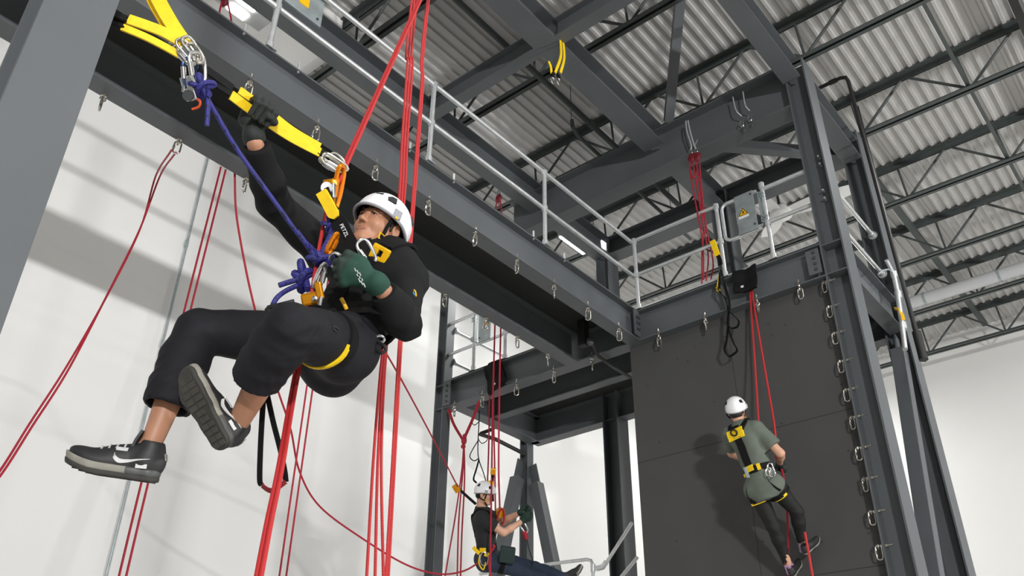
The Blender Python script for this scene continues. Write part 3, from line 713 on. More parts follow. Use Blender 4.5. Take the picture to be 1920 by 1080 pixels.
# etrier and black pipe under the left platform
t = thing('foot_loop', P(897, 770, u=8.0), 'thin black web ladder hanging above the seated climber', 'foot loop')
G = lambda x, y: P(x, y, u=7.9)
MB().tube(spline([G(899, 770), G(898, 795), G(896, 840), G(898, 862), G(906, 885), G(911, 902)], 6), 0.007, 6).build('strap', 'black_web', t)
MB().tube(spline([G(897, 825), G(885, 845), G(881, 857), G(889, 864), G(897, 860)], 6), 0.007, 6).build('strap', 'black_web', t)
MB().tube(spline([G(898, 862), G(893, 880), G(888, 898), G(893, 905)], 6), 0.012, 6).build('strap', 'black_web', t)
MB().tube(spline([G(896, 822), G(903, 831), G(911, 828), G(914, 823)], 6), 0.006, 6).build('strap', 'black_web', t)
MB().tube(spline([G(899, 790), G(890, 797), G(884, 792)], 6), 0.006, 6).build('strap', 'black_web', t)
pipe_thing('drain_pipe', [P(900, 814, u=9.2), P(930, 824, u=9.25), P(985, 852, u=9.78)], 0.03, 'black_pipe', 'short black pipe bracketed to the rear left column')
MB().tube([P(901, 813, u=9.2), P(920, 806, u=9.3), P(935, 797, u=9.5)], 0.028, 8).build('branch', 'black_pipe', bpy.data.objects['drain_pipe'])
t = thing('cable_conduit', P(1108, 640, z=6.7), 'dark conduit with round fitting under the platform near the wall', 'conduit')
MB().tube([P(1108, 640, z=6.62), P(1116, 655, z=6.55), P(1122, 668, z=6.5), P(1150, 688, z=6.5), P(1182, 708, z=6.52)], 0.022, 8).build('run', 'black_pipe', t)
MB().ball(P(1107, 640, z=6.62), (0.05, 0.05, 0.06)).build('fitting', 'steel_dark', t)
# wall conduit on the white wall
pipe_thing('wall_conduit', [(4.60, 9.565, 9.7), (4.62, 9.565, 2.0)], 0.016, 'galv_plate', 'thin vertical grey conduit on the white wall at left', joints=[((4.6, 9.565, 8.1), (4.6, 9.565, 8.2), 0.024), ((4.61, 9.565, 6.6), (4.61, 9.565, 6.7), 0.024)])

# ================================================================== smooth-union modelling for people, gloves and shoes
class SDF:
    def __init__(self, lo, hi, h):
        self.lo = np.array(lo, np.float32); self.h = h
        self.n = np.ceil((np.array(hi)-np.array(lo))/h).astype(int)+1
        self.F = np.full(self.n, 0.5, np.float32)
    def block(self, lo, hi):
        a = np.clip(np.floor((np.array(lo)-self.lo)/self.h).astype(int), 0, self.n-1)
        b = np.clip(np.ceil((np.array(hi)-self.lo)/self.h).astype(int)+1, 0, self.n)
        sl = tuple(slice(i, j) for i, j in zip(a, b))
        ax = [self.lo[i]+self.h*np.arange(a[i], b[i], dtype=np.float32) for i in range(3)]
        return sl, np.meshgrid(*ax, indexing='ij', sparse=True)
    def _mix(self, sl, d, k, op):
        A = self.F[sl]
        if op == 'add':
            h = np.clip(0.5+0.5*(A-d)/k, 0, 1); self.F[sl] = A*(1-h)+d*h-k*h*(1-h)
        elif op == 'sub':
            d = -d; h = np.clip(0.5-0.5*(A-d)/k, 0, 1); self.F[sl] = A*(1-h)+d*h+k*h*(1-h)
        else: self.F[sl] = np.maximum(A, d)
    def cone(self, a, b, ra, rb=None, k=0.02, flat=None, op='add'):
        rb = ra if rb is None else rb
        a = np.array(a, np.float32); b = np.array(b, np.float32); R = max(ra, rb)*1.05+2*k+3*self.h
        sl, (X, Y, Z) = self.block(np.minimum(a, b)-R, np.maximum(a, b)+R)
        ab = b-a; L2 = max(float(ab @ ab), 1e-9)
        px, py, pz = X-a[0], Y-a[1], Z-a[2]
        t = np.clip((px*ab[0]+py*ab[1]+pz*ab[2])/L2, 0, 1)
        qx, qy, qz = px-t*ab[0], py-t*ab[1], pz-t*ab[2]
        if flat is not None:
            n, f = flat; n = np.array(n, np.float32); n = n/np.linalg.norm(n)
            c = (qx*n[0]+qy*n[1]+qz*n[2])*(1/f-1)
            qx, qy, qz = qx+n[0]*c, qy+n[1]*c, qz+n[2]*c
        d = np.sqrt(qx*qx+qy*qy+qz*qz)-(ra+(rb-ra)*t)
        self._mix(sl, d, k, op); return self
    def chain(self, pts, rs, k=0.015, **q):
        for i in range(len(pts)-1): self.cone(pts[i], pts[i+1], rs[i], rs[i+1], k, **q)
        return self
    def ell(self, c, r, k=0.02, axes=None, op='add'):
        c = np.array(c, np.float32); R = max(r)+2*k+3*self.h
        sl, (X, Y, Z) = self.block(c-R, c+R); p = (X-c[0], Y-c[1], Z-c[2])
        A = axes if axes is not None else ((1,0,0),(0,1,0),(0,0,1))
        l = [p[0]*a[0]+p[1]*a[1]+p[2]*a[2] for a in A]
        k0 = np.sqrt(sum((l[i]/r[i])**2 for i in range(3))); k1 = np.sqrt(sum((l[i]/r[i]**2)**2 for i in range(3)))+1e-6
        self._mix(sl, k0*(k0-1)/k1, k, op); return self
    def cut(self, p, n, R):            # removes the side n points to, near p
        p = np.array(p, np.float32); n = np.array(n, np.float32); n = n/np.linalg.norm(n)
        sl, (X, Y, Z) = self.block(p-R, p+R)
        d = (X-p[0])*n[0]+(Y-p[1])*n[1]+(Z-p[2])*n[2]
        r = np.sqrt((X-p[0])**2+(Y-p[1])**2+(Z-p[2])**2)
        self._mix(sl, np.where(r < R, d, -1.0).astype(np.float32), 0, 'max'); return self
    def val(self, p):
        i = np.clip(np.round((np.array(p)-self.lo)/self.h).astype(int), 0, self.n-1); return float(self.F[tuple(i)])
    def surf(self, o, d, pad=0.004, far=0.35):      # from inside, outward to the surface
        o = Vector(o); d = Vector(d).normalized(); t = 0.0; last = 0.0
        while t < far:
            if self.val(o+d*t) < 0: last = t
            t += self.h*0.5
        return o+d*(last+pad)
    def mesh(self):
        F = self.F; s = F < 0; n = self.n
        c = np.zeros(n-1, np.uint8)
        sh = [(i, j, k) for i in (0, 1) for j in (0, 1) for k in (0, 1)]
        for (i, j, k) in sh: c += s[i:n[0]-1+i, j:n[1]-1+j, k:n[2]-1+k]
        act = (c > 0) & (c < 8); I = np.argwhere(act); idx = np.full(n-1, -1, np.int64); idx[act] = np.arange(len(I))
        acc = np.zeros((len(I), 3)); cnt = np.zeros(len(I))
        for a in sh:
            for ax in range(3):
                if a[ax]: continue
                b = list(a); b[ax] = 1
                fa = F[I[:,0]+a[0], I[:,1]+a[1], I[:,2]+a[2]]; fb = F[I[:,0]+b[0], I[:,1]+b[1], I[:,2]+b[2]]
                m = (fa < 0) != (fb < 0); t = np.where(m, fa/np.where(m, fa-fb, 1), 0)
                q = np.tile(np.array(a, float), (len(I), 1)); q[:, ax] = t
                acc[m] += q[m]; cnt[m] += 1
        V = (I+acc/np.maximum(cnt, 1)[:, None])*self.h+self.lo
        Q = []
        for ax in range(3):
            u, v = (ax+1) % 3, (ax+2) % 3
            s0 = [slice(None)]*3; s1 = [slice(None)]*3; s0[ax] = slice(0, -1); s1[ax] = slice(1, None)
            e = np.argwhere(s[tuple(s0)] != s[tuple(s1)])
            e = e[(e[:, u] > 0) & (e[:, v] > 0) & (e[:, u] < n[u]-1) & (e[:, v] < n[v]-1)]
            ins = s[e[:,0], e[:,1], e[:,2]]
            def at(du, dv):
                w = e.copy(); w[:, u] += du; w[:, v] += dv; return idx[w[:,0], w[:,1], w[:,2]]
            q = np.stack([at(-1,-1), at(0,-1), at(0,0), at(-1,0)], 1)
            q[~ins] = q[~ins][:, ::-1]; Q.append(q)
        return V, np.concatenate(Q)

def wrinkle(V, amp, sc, seed=0):
    r = np.random.RandomState(seed); out = np.zeros(len(V))
    for i in range(7):
        k = r.normal(size=3); k *= (0.6+1.2*r.rand())/np.linalg.norm(k)*sc
        out += np.sin(V @ k+r.rand()*6.28+1.3*np.sin(V @ (k[[1,2,0]]*0.7)+r.rand()*6))
    return out*amp/3.0
def folds(V, specs):          # soft fabric folds: (point, axis, spread, wavelength, amplitude)
    out = np.zeros(len(V)); r = np.random.RandomState(4)
    for (p, ax, sp, wl, am) in specs:
        d = V-np.array(p); ax = np.array(Vector(ax).normalized()); acc = np.zeros(len(V))
        for (tilt, m) in ((0.9, 1.0), (-1.3, 0.8), (0.3, 0.5)):
            t = r.normal(size=3); t -= ax*(t @ ax); t /= np.linalg.norm(t)
            k = (ax+t*tilt); k = k/np.linalg.norm(k)*2*np.pi/(wl*(1.2+0.8*r.rand()))
            w1, w2 = r.normal(size=3)*12, r.normal(size=3)*20
            ph = 1.7*np.sin(d @ w1+r.rand()*6)+0.9*np.sin(d @ w2+r.rand()*6)
            mask = np.clip(0.5+0.9*np.sin(d @ (r.normal(size=3)*11)+r.rand()*6), 0, 1)
            acc += m*mask*(0.55-np.abs(np.sin(0.5*(d @ k)+ph)))
        out += am*acc*np.exp(-(np.linalg.norm(d, axis=1)/sp)**2)
    return out
def sdf_build(S, name, material, parent, fold=None, wr=None, relax=1, mats=None, slot=None, extra=None, post=None):
    V, Q = S.mesh()
    if extra is not None:
        V2, Q2 = extra.mesh(); Q = np.concatenate([Q, Q2+len(V)]); V = np.concatenate([V, V2])
    me = bpy.data.meshes.new(name)
    me.from_pydata(V.tolist(), [], Q.tolist()); me.update()
    if fold is not None or wr is not None:
        N = np.zeros(len(V)*3, np.float32); me.vertices.foreach_get('normal', N); N = N.reshape(-1, 3)
        dd = np.zeros(len(V))
        if fold: dd += folds(V, fold)
        if wr: dd += wrinkle(V, *wr)
        V = V+N*dd[:, None]
    if relax:
        E = np.concatenate([Q[:, [0, 1]], Q[:, [1, 2]], Q[:, [2, 3]], Q[:, [3, 0]]])
        for _ in range(relax):
            acc = np.zeros_like(V); cn = np.zeros(len(V))
            np.add.at(acc, E[:, 0], V[E[:, 1]]); np.add.at(cn, E[:, 0], 1)
            V = V*0.5+0.5*acc/np.maximum(cn, 1)[:, None]
    if post is not None: V = post(V)
    off = np.array(parent['_w']) if parent is not None else np.zeros(3)
    me.vertices.foreach_set('co', (V-off).astype(np.float32).ravel()); me.update()
    for m in ([material] if mats is None else mats): me.materials.append(MATS[m])
    if slot is not None:
        c = V[Q].mean(1); me.polygons.foreach_set('material_index', slot(c).astype(np.int32))
    me.shade_smooth()
    o = bpy.data.objects.new(name, me); SC.collection.objects.link(o); o['_w'] = tuple(float(x) for x in off)
    if parent is not None: o.parent = parent
    return o
def xform(fn):                                 # run fn(M) with MB points mapped later
    return fn
class LB(MB):                                  # mesh builder in a local frame (origin, three axes)
    def __init__(self, o, X, Y, Z): super().__init__(); self.o, self.A = Vector(o), (Vector(X), Vector(Y), Vector(Z))
    def build(self, *a, **k):
        self.v = [self.o+self.A[0]*p.x+self.A[1]*p.y+self.A[2]*p.z for p in self.v]
        return super().build(*a, **k)

mat('skin', g((182, 132, 104)), 0.5, 0, 0.05, 30, 0.03, 300)
MATS['skin'].node_tree.nodes['Principled BSDF'].inputs['Subsurface Weight'].default_value = 0.12
MATS['skin'].node_tree.nodes['Principled BSDF'].inputs['Subsurface Radius'].default_value = (0.012, 0.005, 0.003)
mat('skin_tan', g((206, 158, 132)), 0.5, 0, 0.05, 30)
mat('lip', g((158, 106, 88)), 0.45)
mat('mouth_dark', g((92, 52, 46)), 0.6)
mat('eye_white', g((196, 186, 178)), 0.25)
mat('eye_dark', g((34, 24, 20)), 0.2)
mat('hair_dark', g((30, 24, 22)), 0.6)
mat('helmet_white', g((236, 237, 240)), 0.28, 0, 0.01, 5)
mat('helmet_grey', g((150, 152, 158)), 0.5)
mat('glove_green', g((24, 66, 54)), 0.75, 0, 0.12, 40, 0.15, 260)
mat('glove_dark', g((18, 46, 38)), 0.75, 0, 0.12, 40)
mat('glove_finger', g((34, 52, 46)), 0.7, 0, 0.12, 40, 0.15, 260)
mat('glove_black', g((30, 36, 34)), 0.7, 0, 0.12, 40, 0.15, 260)
mat('shoe_black', g((40, 41, 42)), 0.55, 0, 0.15, 20, 0.05, 80)
mat('shoe_sole', g((58, 57, 53)), 0.75, 0, 0.2, 14, 0.2, 60)
mat('tread_grey', g((70, 69, 63)), 0.8, 0, 0.2, 20)
mat('shoe_grey', g((78, 79, 78)), 0.5)
mat('shoe_mid', g((146, 143, 134)), 0.6, 0, 0.12, 12)
mat('shoe_white', g((214, 214, 214)), 0.55)
mat('tee_black', g((32, 34, 37)), 0.85, 0, 0.08, 12)
mat('tee_green', g((96, 104, 94)), 0.85, 0, 0.07, 12)
mat('jeans', g((40, 52, 70)), 0.85, 0, 0.12, 14)
mat('legging', g((15, 15, 16)), 0.75)
mat('sock_lilac', g((196, 158, 200)), 0.8)

def axes_of(fwd, up):
    f = Vector(fwd).normalized(); u = Vector(up); u = (u-f*u.dot(f)).normalized(); l = u.cross(f)
    return l, f, u                             # left, forward, up

def head_sdf(c, ax, h, s=1.0, neck=None, fine=True):
    L, F, U = ax; c = Vector(c)
    W = lambda x, y, z: c+(L*x+F*y+U*z)*s
    S = SDF(c-Vector((0.2,)*3)*s, c+Vector((0.2,)*3)*s, h); A = (L, F, U)
    e = lambda p, r, k=0.02, op='add': S.ell(W(*p), [q*s for q in r], k*s, A, op)
    co = lambda a, b, ra, rb, k=0.012, op='add': S.cone(W(*a), W(*b), ra*s, rb*s, k*s, op=op)
    e((0, -0.008, 0.035), (0.074, 0.096, 0.088))
    e((0, 0.035, -0.022), (0.060, 0.058, 0.080), 0.03)
    for q in (-1, 1):
        co((q*0.050, 0.010, -0.052), (q*0.018, 0.074, -0.092), 0.020, 0.020, 0.025)
        e((q*0.042, 0.056, -0.022), (0.024, 0.026, 0.024), 0.03)
        co((q*0.012, 0.086, 0.030), (q*0.048, 0.070, 0.030), 0.011, 0.009, 0.015)
    e((0, 0.076, -0.092), (0.022, 0.020, 0.018), 0.02)
    if fine:
        for q in (-1, 1): e((q*0.032, 0.104, 0.014), (0.017, 0.018, 0.011), 0.012, 'sub')
        co((0, 0.088, 0.016), (0, 0.106, -0.015), 0.0080, 0.0092, 0.010)
        e((0, 0.104, -0.020), (0.0098, 0.0105, 0.0088), 0.008)
        for q in (-1, 1): e((q*0.0115, 0.0965, -0.024), (0.0070, 0.010, 0.0072), 0.006)
        for q in (-1, 1): e((q*0.007, 0.104, -0.033), (0.004, 0.005, 0.004), 0.003, 'sub')
        e((0, 0.078, -0.056), (0.030, 0.0155, 0.017), 0.014)
        for q in (-1, 1):                       # upper eyelids
            co((q*0.020, 0.0885, 0.0195), (q*0.032, 0.0920, 0.0205), 0.0050, 0.0058, 0.004); co((q*0.032, 0.0920, 0.0205), (q*0.045, 0.083, 0.0165), 0.0058, 0.0045, 0.004)
            co((q*0.020, 0.0880, 0.0055), (q*0.044, 0.0830, 0.0060), 0.0050, 0.0050, 0.004)
    for q in (-1, 1):
        e((q*0.077, -0.010, -0.004), (0.010, 0.020, 0.031), 0.008)
        if fine: e((q*0.088, -0.006, 0.002), (0.010, 0.011, 0.017), 0.006, 'sub')
    if neck is not None:
        S.cone(W(0, -0.022, -0.045), neck, 0.052*s, 0.056*s, 0.03*s)
    return S, W

def helmet(parent, c, ax, s=1.0, fine=True, n=40):
    L, F, U = ax; c = Vector(c)+U*0.030*s
    hm = thing('helmet', c, None, None) if False else None
    rx, ry, rz = 0.106*s, 0.129*s, 0.121*s
    def rim(t):
        y = math.sin(t)                        # +1 front, -1 back
        return math.radians(97-8*y) if y > 0 else math.radians(97-18*y)
    def pt(t, f, k=1.0, out=0.0):
        x, y, z = math.cos(t)*math.sin(f), math.sin(t)*math.sin(f), math.cos(f)
        ridge = 1+0.02*math.exp(-(math.cos(t)*math.sin(f)/0.32)**2)*(math.sin(f))
        e_ = 1.0+0.06*max(0, math.sin(t))*max(0, (f-1.35))*3
        return c+L*(x*rx*k*ridge)+F*(y*ry*k*e_)+U*(z*rz*k)+((L*x+F*y+U*z)*out)
    m = 14
    def shell(k, fr=1.0):
        vs = []; 
        for i in range(m+1):
            for j in range(n):
                t = 2*math.pi*j/n; f = max(0.02, rim(t)*fr*i/m); vs.append(pt(t, f, k))
        fs = [(i*n+j, (i+1)*n+j, (i+1)*n+(j+1) % n, i*n+(j+1) % n) for i in range(m) for j in range(n)]+[tuple(range(n))]
        return vs, fs
    mb = MB(); vs, fs = shell(1.0); mb.add(vs, fs); N = len(vs)
    v2, f2 = shell(0.955); mb.add(v2, [tuple(reversed(f)) for f in f2])
    mb.f += [(m*n+j, N+m*n+j, N+m*n+(j+1) % n, m*n+(j+1) % n) for j in range(n)]
    hm = mb.build('helmet', 'helmet_white', parent, smooth=40)
    hm['label'] = 'white climbing helmet'
    hm['_w'] = parent['_w']
    rim_pts = [pt(2*math.pi*j/n, rim(2*math.pi*j/n), 0.99) for j in range(n)]
    MB().tube(rim_pts, 0.0062*s, 8, closed=True).build('rim_trim', 'helmet_grey', hm)
    mb = MB(); vs, fs = shell(0.95, 0.97); mb.add(vs, [tuple(reversed(f)) for f in fs]); v3, f3 = shell(0.90, 0.97); N = len(vs); mb.add(v3, f3)
    mb.f += [(m*n+j, N+m*n+j, N+m*n+(j+1) % n, m*n+(j+1) % n) for j in range(n)]
    mb.build('liner', 'black_rubber', hm)
    for q in (-1, 1):                          # side vents and lamp clips
        for (t, f, w, hgt) in ((math.radians(90-q*52), 1.02, 0.020, 0.013), (math.radians(90-q*128), 1.05, 0.020, 0.013)):
            o = pt(t, f); nn = (o-c).normalized(); a = nn.cross(U).normalized(); b = a.cross(nn)
            mb = MB(); P4 = [(-1, -0.9), (0.7, -1), (1, 0.2), (0.2, 1), (-0.8, 0.8)]
            vs = [o+a*(x*w*s)+b*(y*hgt*1.5*s)+nn*(z*s) for z in (-0.004, 0.0022) for x, y in P4]
            mb.add(vs, [(0,1,2,3,4), (9,8,7,6,5)]+[(i, (i+1) % 5, (i+1) % 5+5, i+5) for i in range(5)]).build('vent', 'black_rubber', hm, smooth=0)
        for t in (math.radians(90-q*72),):
            o = pt(t, rim(t)*0.9); nn = (o-c).normalized(); a = nn.cross(U).normalized(); b = a.cross(nn)
            MB().obox(o, a*0.017*s, b*0.019*s, nn*0.006*s).build('lamp_clip', 'helmet_grey', hm, smooth=0, bevel=0.003*s)
            MB().ball(o-b*0.019*s+nn*0.004*s, (0.008*s, 0.006*s, 0.005*s), ax=(a, b, nn)).build('strap_button', 'yellow_plastic', hm)
    if fine:
        cc = Vector(c)-U*0.030*s
        W = lambda x, y, z: cc+(L*x+F*y+U*z)*s
        for q in (-1, 1):
            MB().ribbon(spline([W(q*0.088, 0.045, 0.012), W(q*0.076, 0.040, -0.02), W(q*0.066, 0.036, -0.055), W(q*0.05, 0.048, -0.092), W(q*0.02, 0.062, -0.116), W(0, 0.066, -0.119)], 5), F, 0.015*s, 0.004*s).build('chin_strap', 'black_web', hm)
            MB().ribbon(spline([W(q*0.094, -0.055, -0.01), W(q*0.084, -0.025, -0.045), W(q*0.069, 0.030, -0.062)], 5), U, 0.014*s, 0.004*s).build('rear_strap', 'black_web', hm)
            o = W(q*0.067, 0.038, -0.062); mb = MB()
            mb.tube([o+(F*x+U*y)*s for x, y in ((-0.012, -0.010), (0.012, -0.012), (0.014, 0.010), (-0.010, 0.012))], 0.004*s, 8, closed=True)
            mb.build('strap_buckle', 'yellow_plastic', hm)
        o = pt(math.radians(90-16), 0.92); nn = (o-c).normalized(); a = nn.cross(U).normalized(); b = a.cross(nn)
        tb = MB()
        for (x, w) in ((-0.014, 0.003), (-0.008, 0.003), (-0.002, 0.004), (0.006, 0.003), (0.012, 0.002)): tb.obox(o+a*x, a*w, b*0.005, nn*0.001)
        tb.build('helmet_print', 'black_rubber', hm, smooth=0)
    return hm

def hand(parent, wrist, G, b, n, r, material, h, s=1.0, cuff=None, spread=0.021, cuffmat=None, curl=1.0, name='glove', slot=None, mats=None, thumb=1):
    """gloved hand closed round something: G grip centre, b from index to little finger, n from palm to the thing held"""
    G = Vector(G); W = Vector(wrist); b = Vector(b).normalized(); n = Vector(n); n = (n-b*n.dot(b)).normalized()
    f = (G-W); f = (f-b*f.dot(b)-n*f.dot(n)).normalized()
    lo = Vector([min(W[i], G[i])-0.14*s for i in range(3)]); hi = Vector([max(W[i], G[i])+0.14*s for i in range(3)])
    S = SDF(lo, hi, h); fr = 0.0098*s; ln = (0.92, 1.0, 0.96, 0.80)
    offs = [(-1.5+i)*spread*s for i in range(4)]
    base = G-n*(r+0.016*s)
    S.cone(W, base-f*0.02*s, 0.032*s, 0.036*s, 0.02*s, flat=(n, 0.70))
    for i, o in enumerate(offs):
        l = ln[i]; K = base+b*o+f*(0.018*s*l)
        S.cone(base-f*0.045*s+b*o*0.55, K, 0.017*s, 0.0135*s, 0.016*s)
        p1 = G+b*o*1.03+f*((r+0.022*s)*l)-n*(0.006*s)
        p2 = G+b*o*1.03+f*((r+0.012*s)*l)+n*(r+0.010*s)
        p3 = G+b*o*0.98-f*((0.010*s+r*0.3)*curl)+n*(r+0.011*s)
        S.chain([K, p1, p2, p3], [0.0125*s, fr*1.08, fr, fr*0.88], 0.006*s)
    if thumb:
        t0 = base-f*0.040*s-b*0.028*s; t1 = base-f*0.004*s-b*0.052*s+n*0.012*s; t2 = G-b*0.046*s+n*(r+0.004*s)+f*0.006*s; t3 = G-b*0.022*s+n*(r+0.020*s)+f*0.010*s
        S.chain([t0, t1, t2, t3], [0.017*s, 0.0125*s, 0.0115*s, 0.0100*s], 0.008*s)
    if cuff is not None:
        S.cone(W-(Vector(cuff))*0.012*s, W+Vector(cuff)*0.02*s, 0.034*s, 0.033*s, 0.012*s)
        S.cut(W+Vector(cuff)*0.010*s, Vector(cuff), 0.08*s)
    return sdf_build(S, name, material, parent, relax=1, slot=slot, mats=mats)

def make_shoe(parent, ankle, heel, toe, up, s, h, label=None, style='runner'):
    """shoe with its own frame: y heel->toe, z sole->ankle"""
    Y = (Vector(toe)-Vector(heel)).normalized(); Z = Vector(up); Z = (Z-Y*Z.dot(Y)).normalized(); X = Y.cross(Z)
    o = Vector(heel); A = (X, Y, Z)
    W = lambda x, y, z: o+(X*x+Y*y+Z*z)*s
    R = Vector((0.2,)*3)*s; c = W(0, 0.14, 0.06)
    lift = lambda y: 1.9*np.maximum(0, y-0.175)**2*s+0.5*np.maximum(0, 0.035-y)**2*8*s
    def bend(V):
        y = ((V-np.array(o)) @ np.array(Y))/s; return V+np.outer(lift(y), np.array(Z))
    S = SDF(c-R, c+R, h)
    e = lambda p, r, k=0.02, op='add': S.ell(W(*p), [q*s for q in r], k*s, A, op)
    e((0, 0.050, 0.052), (0.036, 0.050, 0.052)); e((0, 0.12, 0.045), (0.039, 0.085, 0.048)); e((0.002, 0.205, 0.036), (0.046, 0.080, 0.034), 0.03)
    S.cone(W(0, 0.060, 0.06), W(0, 0.052, 0.098), 0.040*s, 0.038*s, 0.02*s)
    S.cone(W(0, 0.10, 0.075), W(0, 0.155, 0.060), 0.026*s, 0.024*s, 0.02*s)
    S.cone(W(0, 0.052, 0.085), W(0, 0.050, 0.16), 0.029*s, 0.029*s, 0.006*s, op='sub')
    S.cut(W(0, 0.14, 0.022), -Z, 0.3*s)
    up_ = sdf_build(S, 'shoe', 'shoe_black', parent, relax=1, post=bend)
    def slab(name, z0, z1, grow, m):
        T = SDF(c-R, c+R, h); pr = [((0, 0.046), 0.036), ((0, 0.10), 0.034), ((-0.002, 0.16), 0.040), ((0.003, 0.205), 0.047), ((0, 0.25), 0.040)]
        for i in range(4):
            (a, ra), (b_, rb) = pr[i], pr[i+1]
            T.cone(W(a[0], a[1], (z0+z1)/2+0.012*(max(0, a[1]-0.2)/0.05)*0.5), W(b_[0], b_[1], (z0+z1)/2+0.012*(max(0, b_[1]-0.2)/0.05)*0.5), (ra+grow)*s, (rb+grow)*s, 0.02*s, flat=(Z, 0.9))
        T.cut(W(0, 0.14, z1), Z, 0.3*s); T.cut(W(0, 0.14, z0), -Z, 0.3*s)
        ob = sdf_build(T, name, m, up_, relax=1, post=bend, **({} if name != 'midsole' or style != 'runner' else dict(mats=['shoe_mid', 'shoe_grey'], slot=lambda c: (((c-np.array(o)) @ np.array(Y)) < 0.105*s).astype(int)))); return ob
    slab('midsole', 0.010, 0.032, 0.002, 'shoe_mid'); osl = slab('outsole', -0.004, 0.012, 0.001, 'shoe_sole')
    if style == 'runner':
        tr = MB()
        for k in range(11):
            y = 0.03+0.022*k; w = 0.026+0.012*math.sin(max(0, y-0.09)/0.17*3.14) if y > 0.09 else 0.025
            if 0.10 < y < 0.15: w = 0.018
            for q in (-1, 1):
                tr.obox(W(q*w*0.52, y, -0.0045)+Z*float(lift(y)), X*w*0.46*s, Y*0.008*s, Z*0.002*s)
        tr.build('tread_blocks', 'tread_grey', up_, smooth=0)
    if style == 'runner':
        for q in (-1, 1):                       # curved tick-shaped stripe, collar panel, lace panel
            pts = [(0.040, 0.062), (0.072, 0.056), (0.102, 0.048), (0.128, 0.045), (0.143, 0.055), (0.146, 0.066)]
            wd = [0.001, 0.004, 0.009, 0.013, 0.010, 0.002]
            pp = [S.surf(W(0, y, z), X*q, 0.0025, 0.09*s) for y, z in pts]
            MB().ribbon(spline(pp, 5), Z, [w*s for w in np.interp(np.linspace(0, 5, 26), range(6), wd)], 0.002*s).build('side_stripe', 'shoe_white', up_)
            pp = [S.surf(W(0, y, z), X*q, 0.002, 0.09*s) for y, z in ((0.045, 0.039), (0.078, 0.037))]
            MB().ribbon(spline(pp, 5), Z, 0.013*s, 0.002*s).build('side_patch', 'shoe_white', up_)
            pp = [S.surf(W(0, y, z), X*q, 0.001, 0.09*s) for y, z in ((0.02, 0.036), (0.05, 0.036), (0.08, 0.036))]
        for q in (-1, 1):
            pp = [S.surf(W(0, y, 0.055), X*q*0.9+Z*0.75, 0.0015, 0.1*s) for y in (0.112, 0.128, 0.146)]
            MB().ribbon(spline(pp, 4), Z+X*q*-0.6, 0.012*s, 0.002*s).build('lace_panel', 'shoe_white', up_)
        for k in range(4):
            y = 0.125+0.022*k; z = 0.086-0.010*k
            a = [S.surf(W(0, y, 0.045), X*q*0.8+Z, 0.002, 0.1*s) for q in (-1, -0.4, 0.4, 1)]
            MB().tube(a, 0.003*s, 6).build('lace', 'shoe_white', up_)
        pp = [W(0, 0.105, 0.085), W(0, 0.100, 0.115), W(0, 0.088, 0.145)]
        MB().ribbon(spline(pp, 4), X, [0.05*s*q for q in np.linspace(1, 0.75, 9)], 0.008*s).build('tongue', 'shoe_black', up_, smooth=60)
        pp = [S.surf(W(0, 0.05, 0.085-0.01*k), -Y, 0.002, 0.1*s) for k in range(3)]
        MB().ribbon(pp, X, 0.028*s, 0.003*s).build('heel_tab', 'shoe_mid', up_)
    return up_, S

def limb(S, pts, rs, k=0.03): S.chain(pts, rs, k)

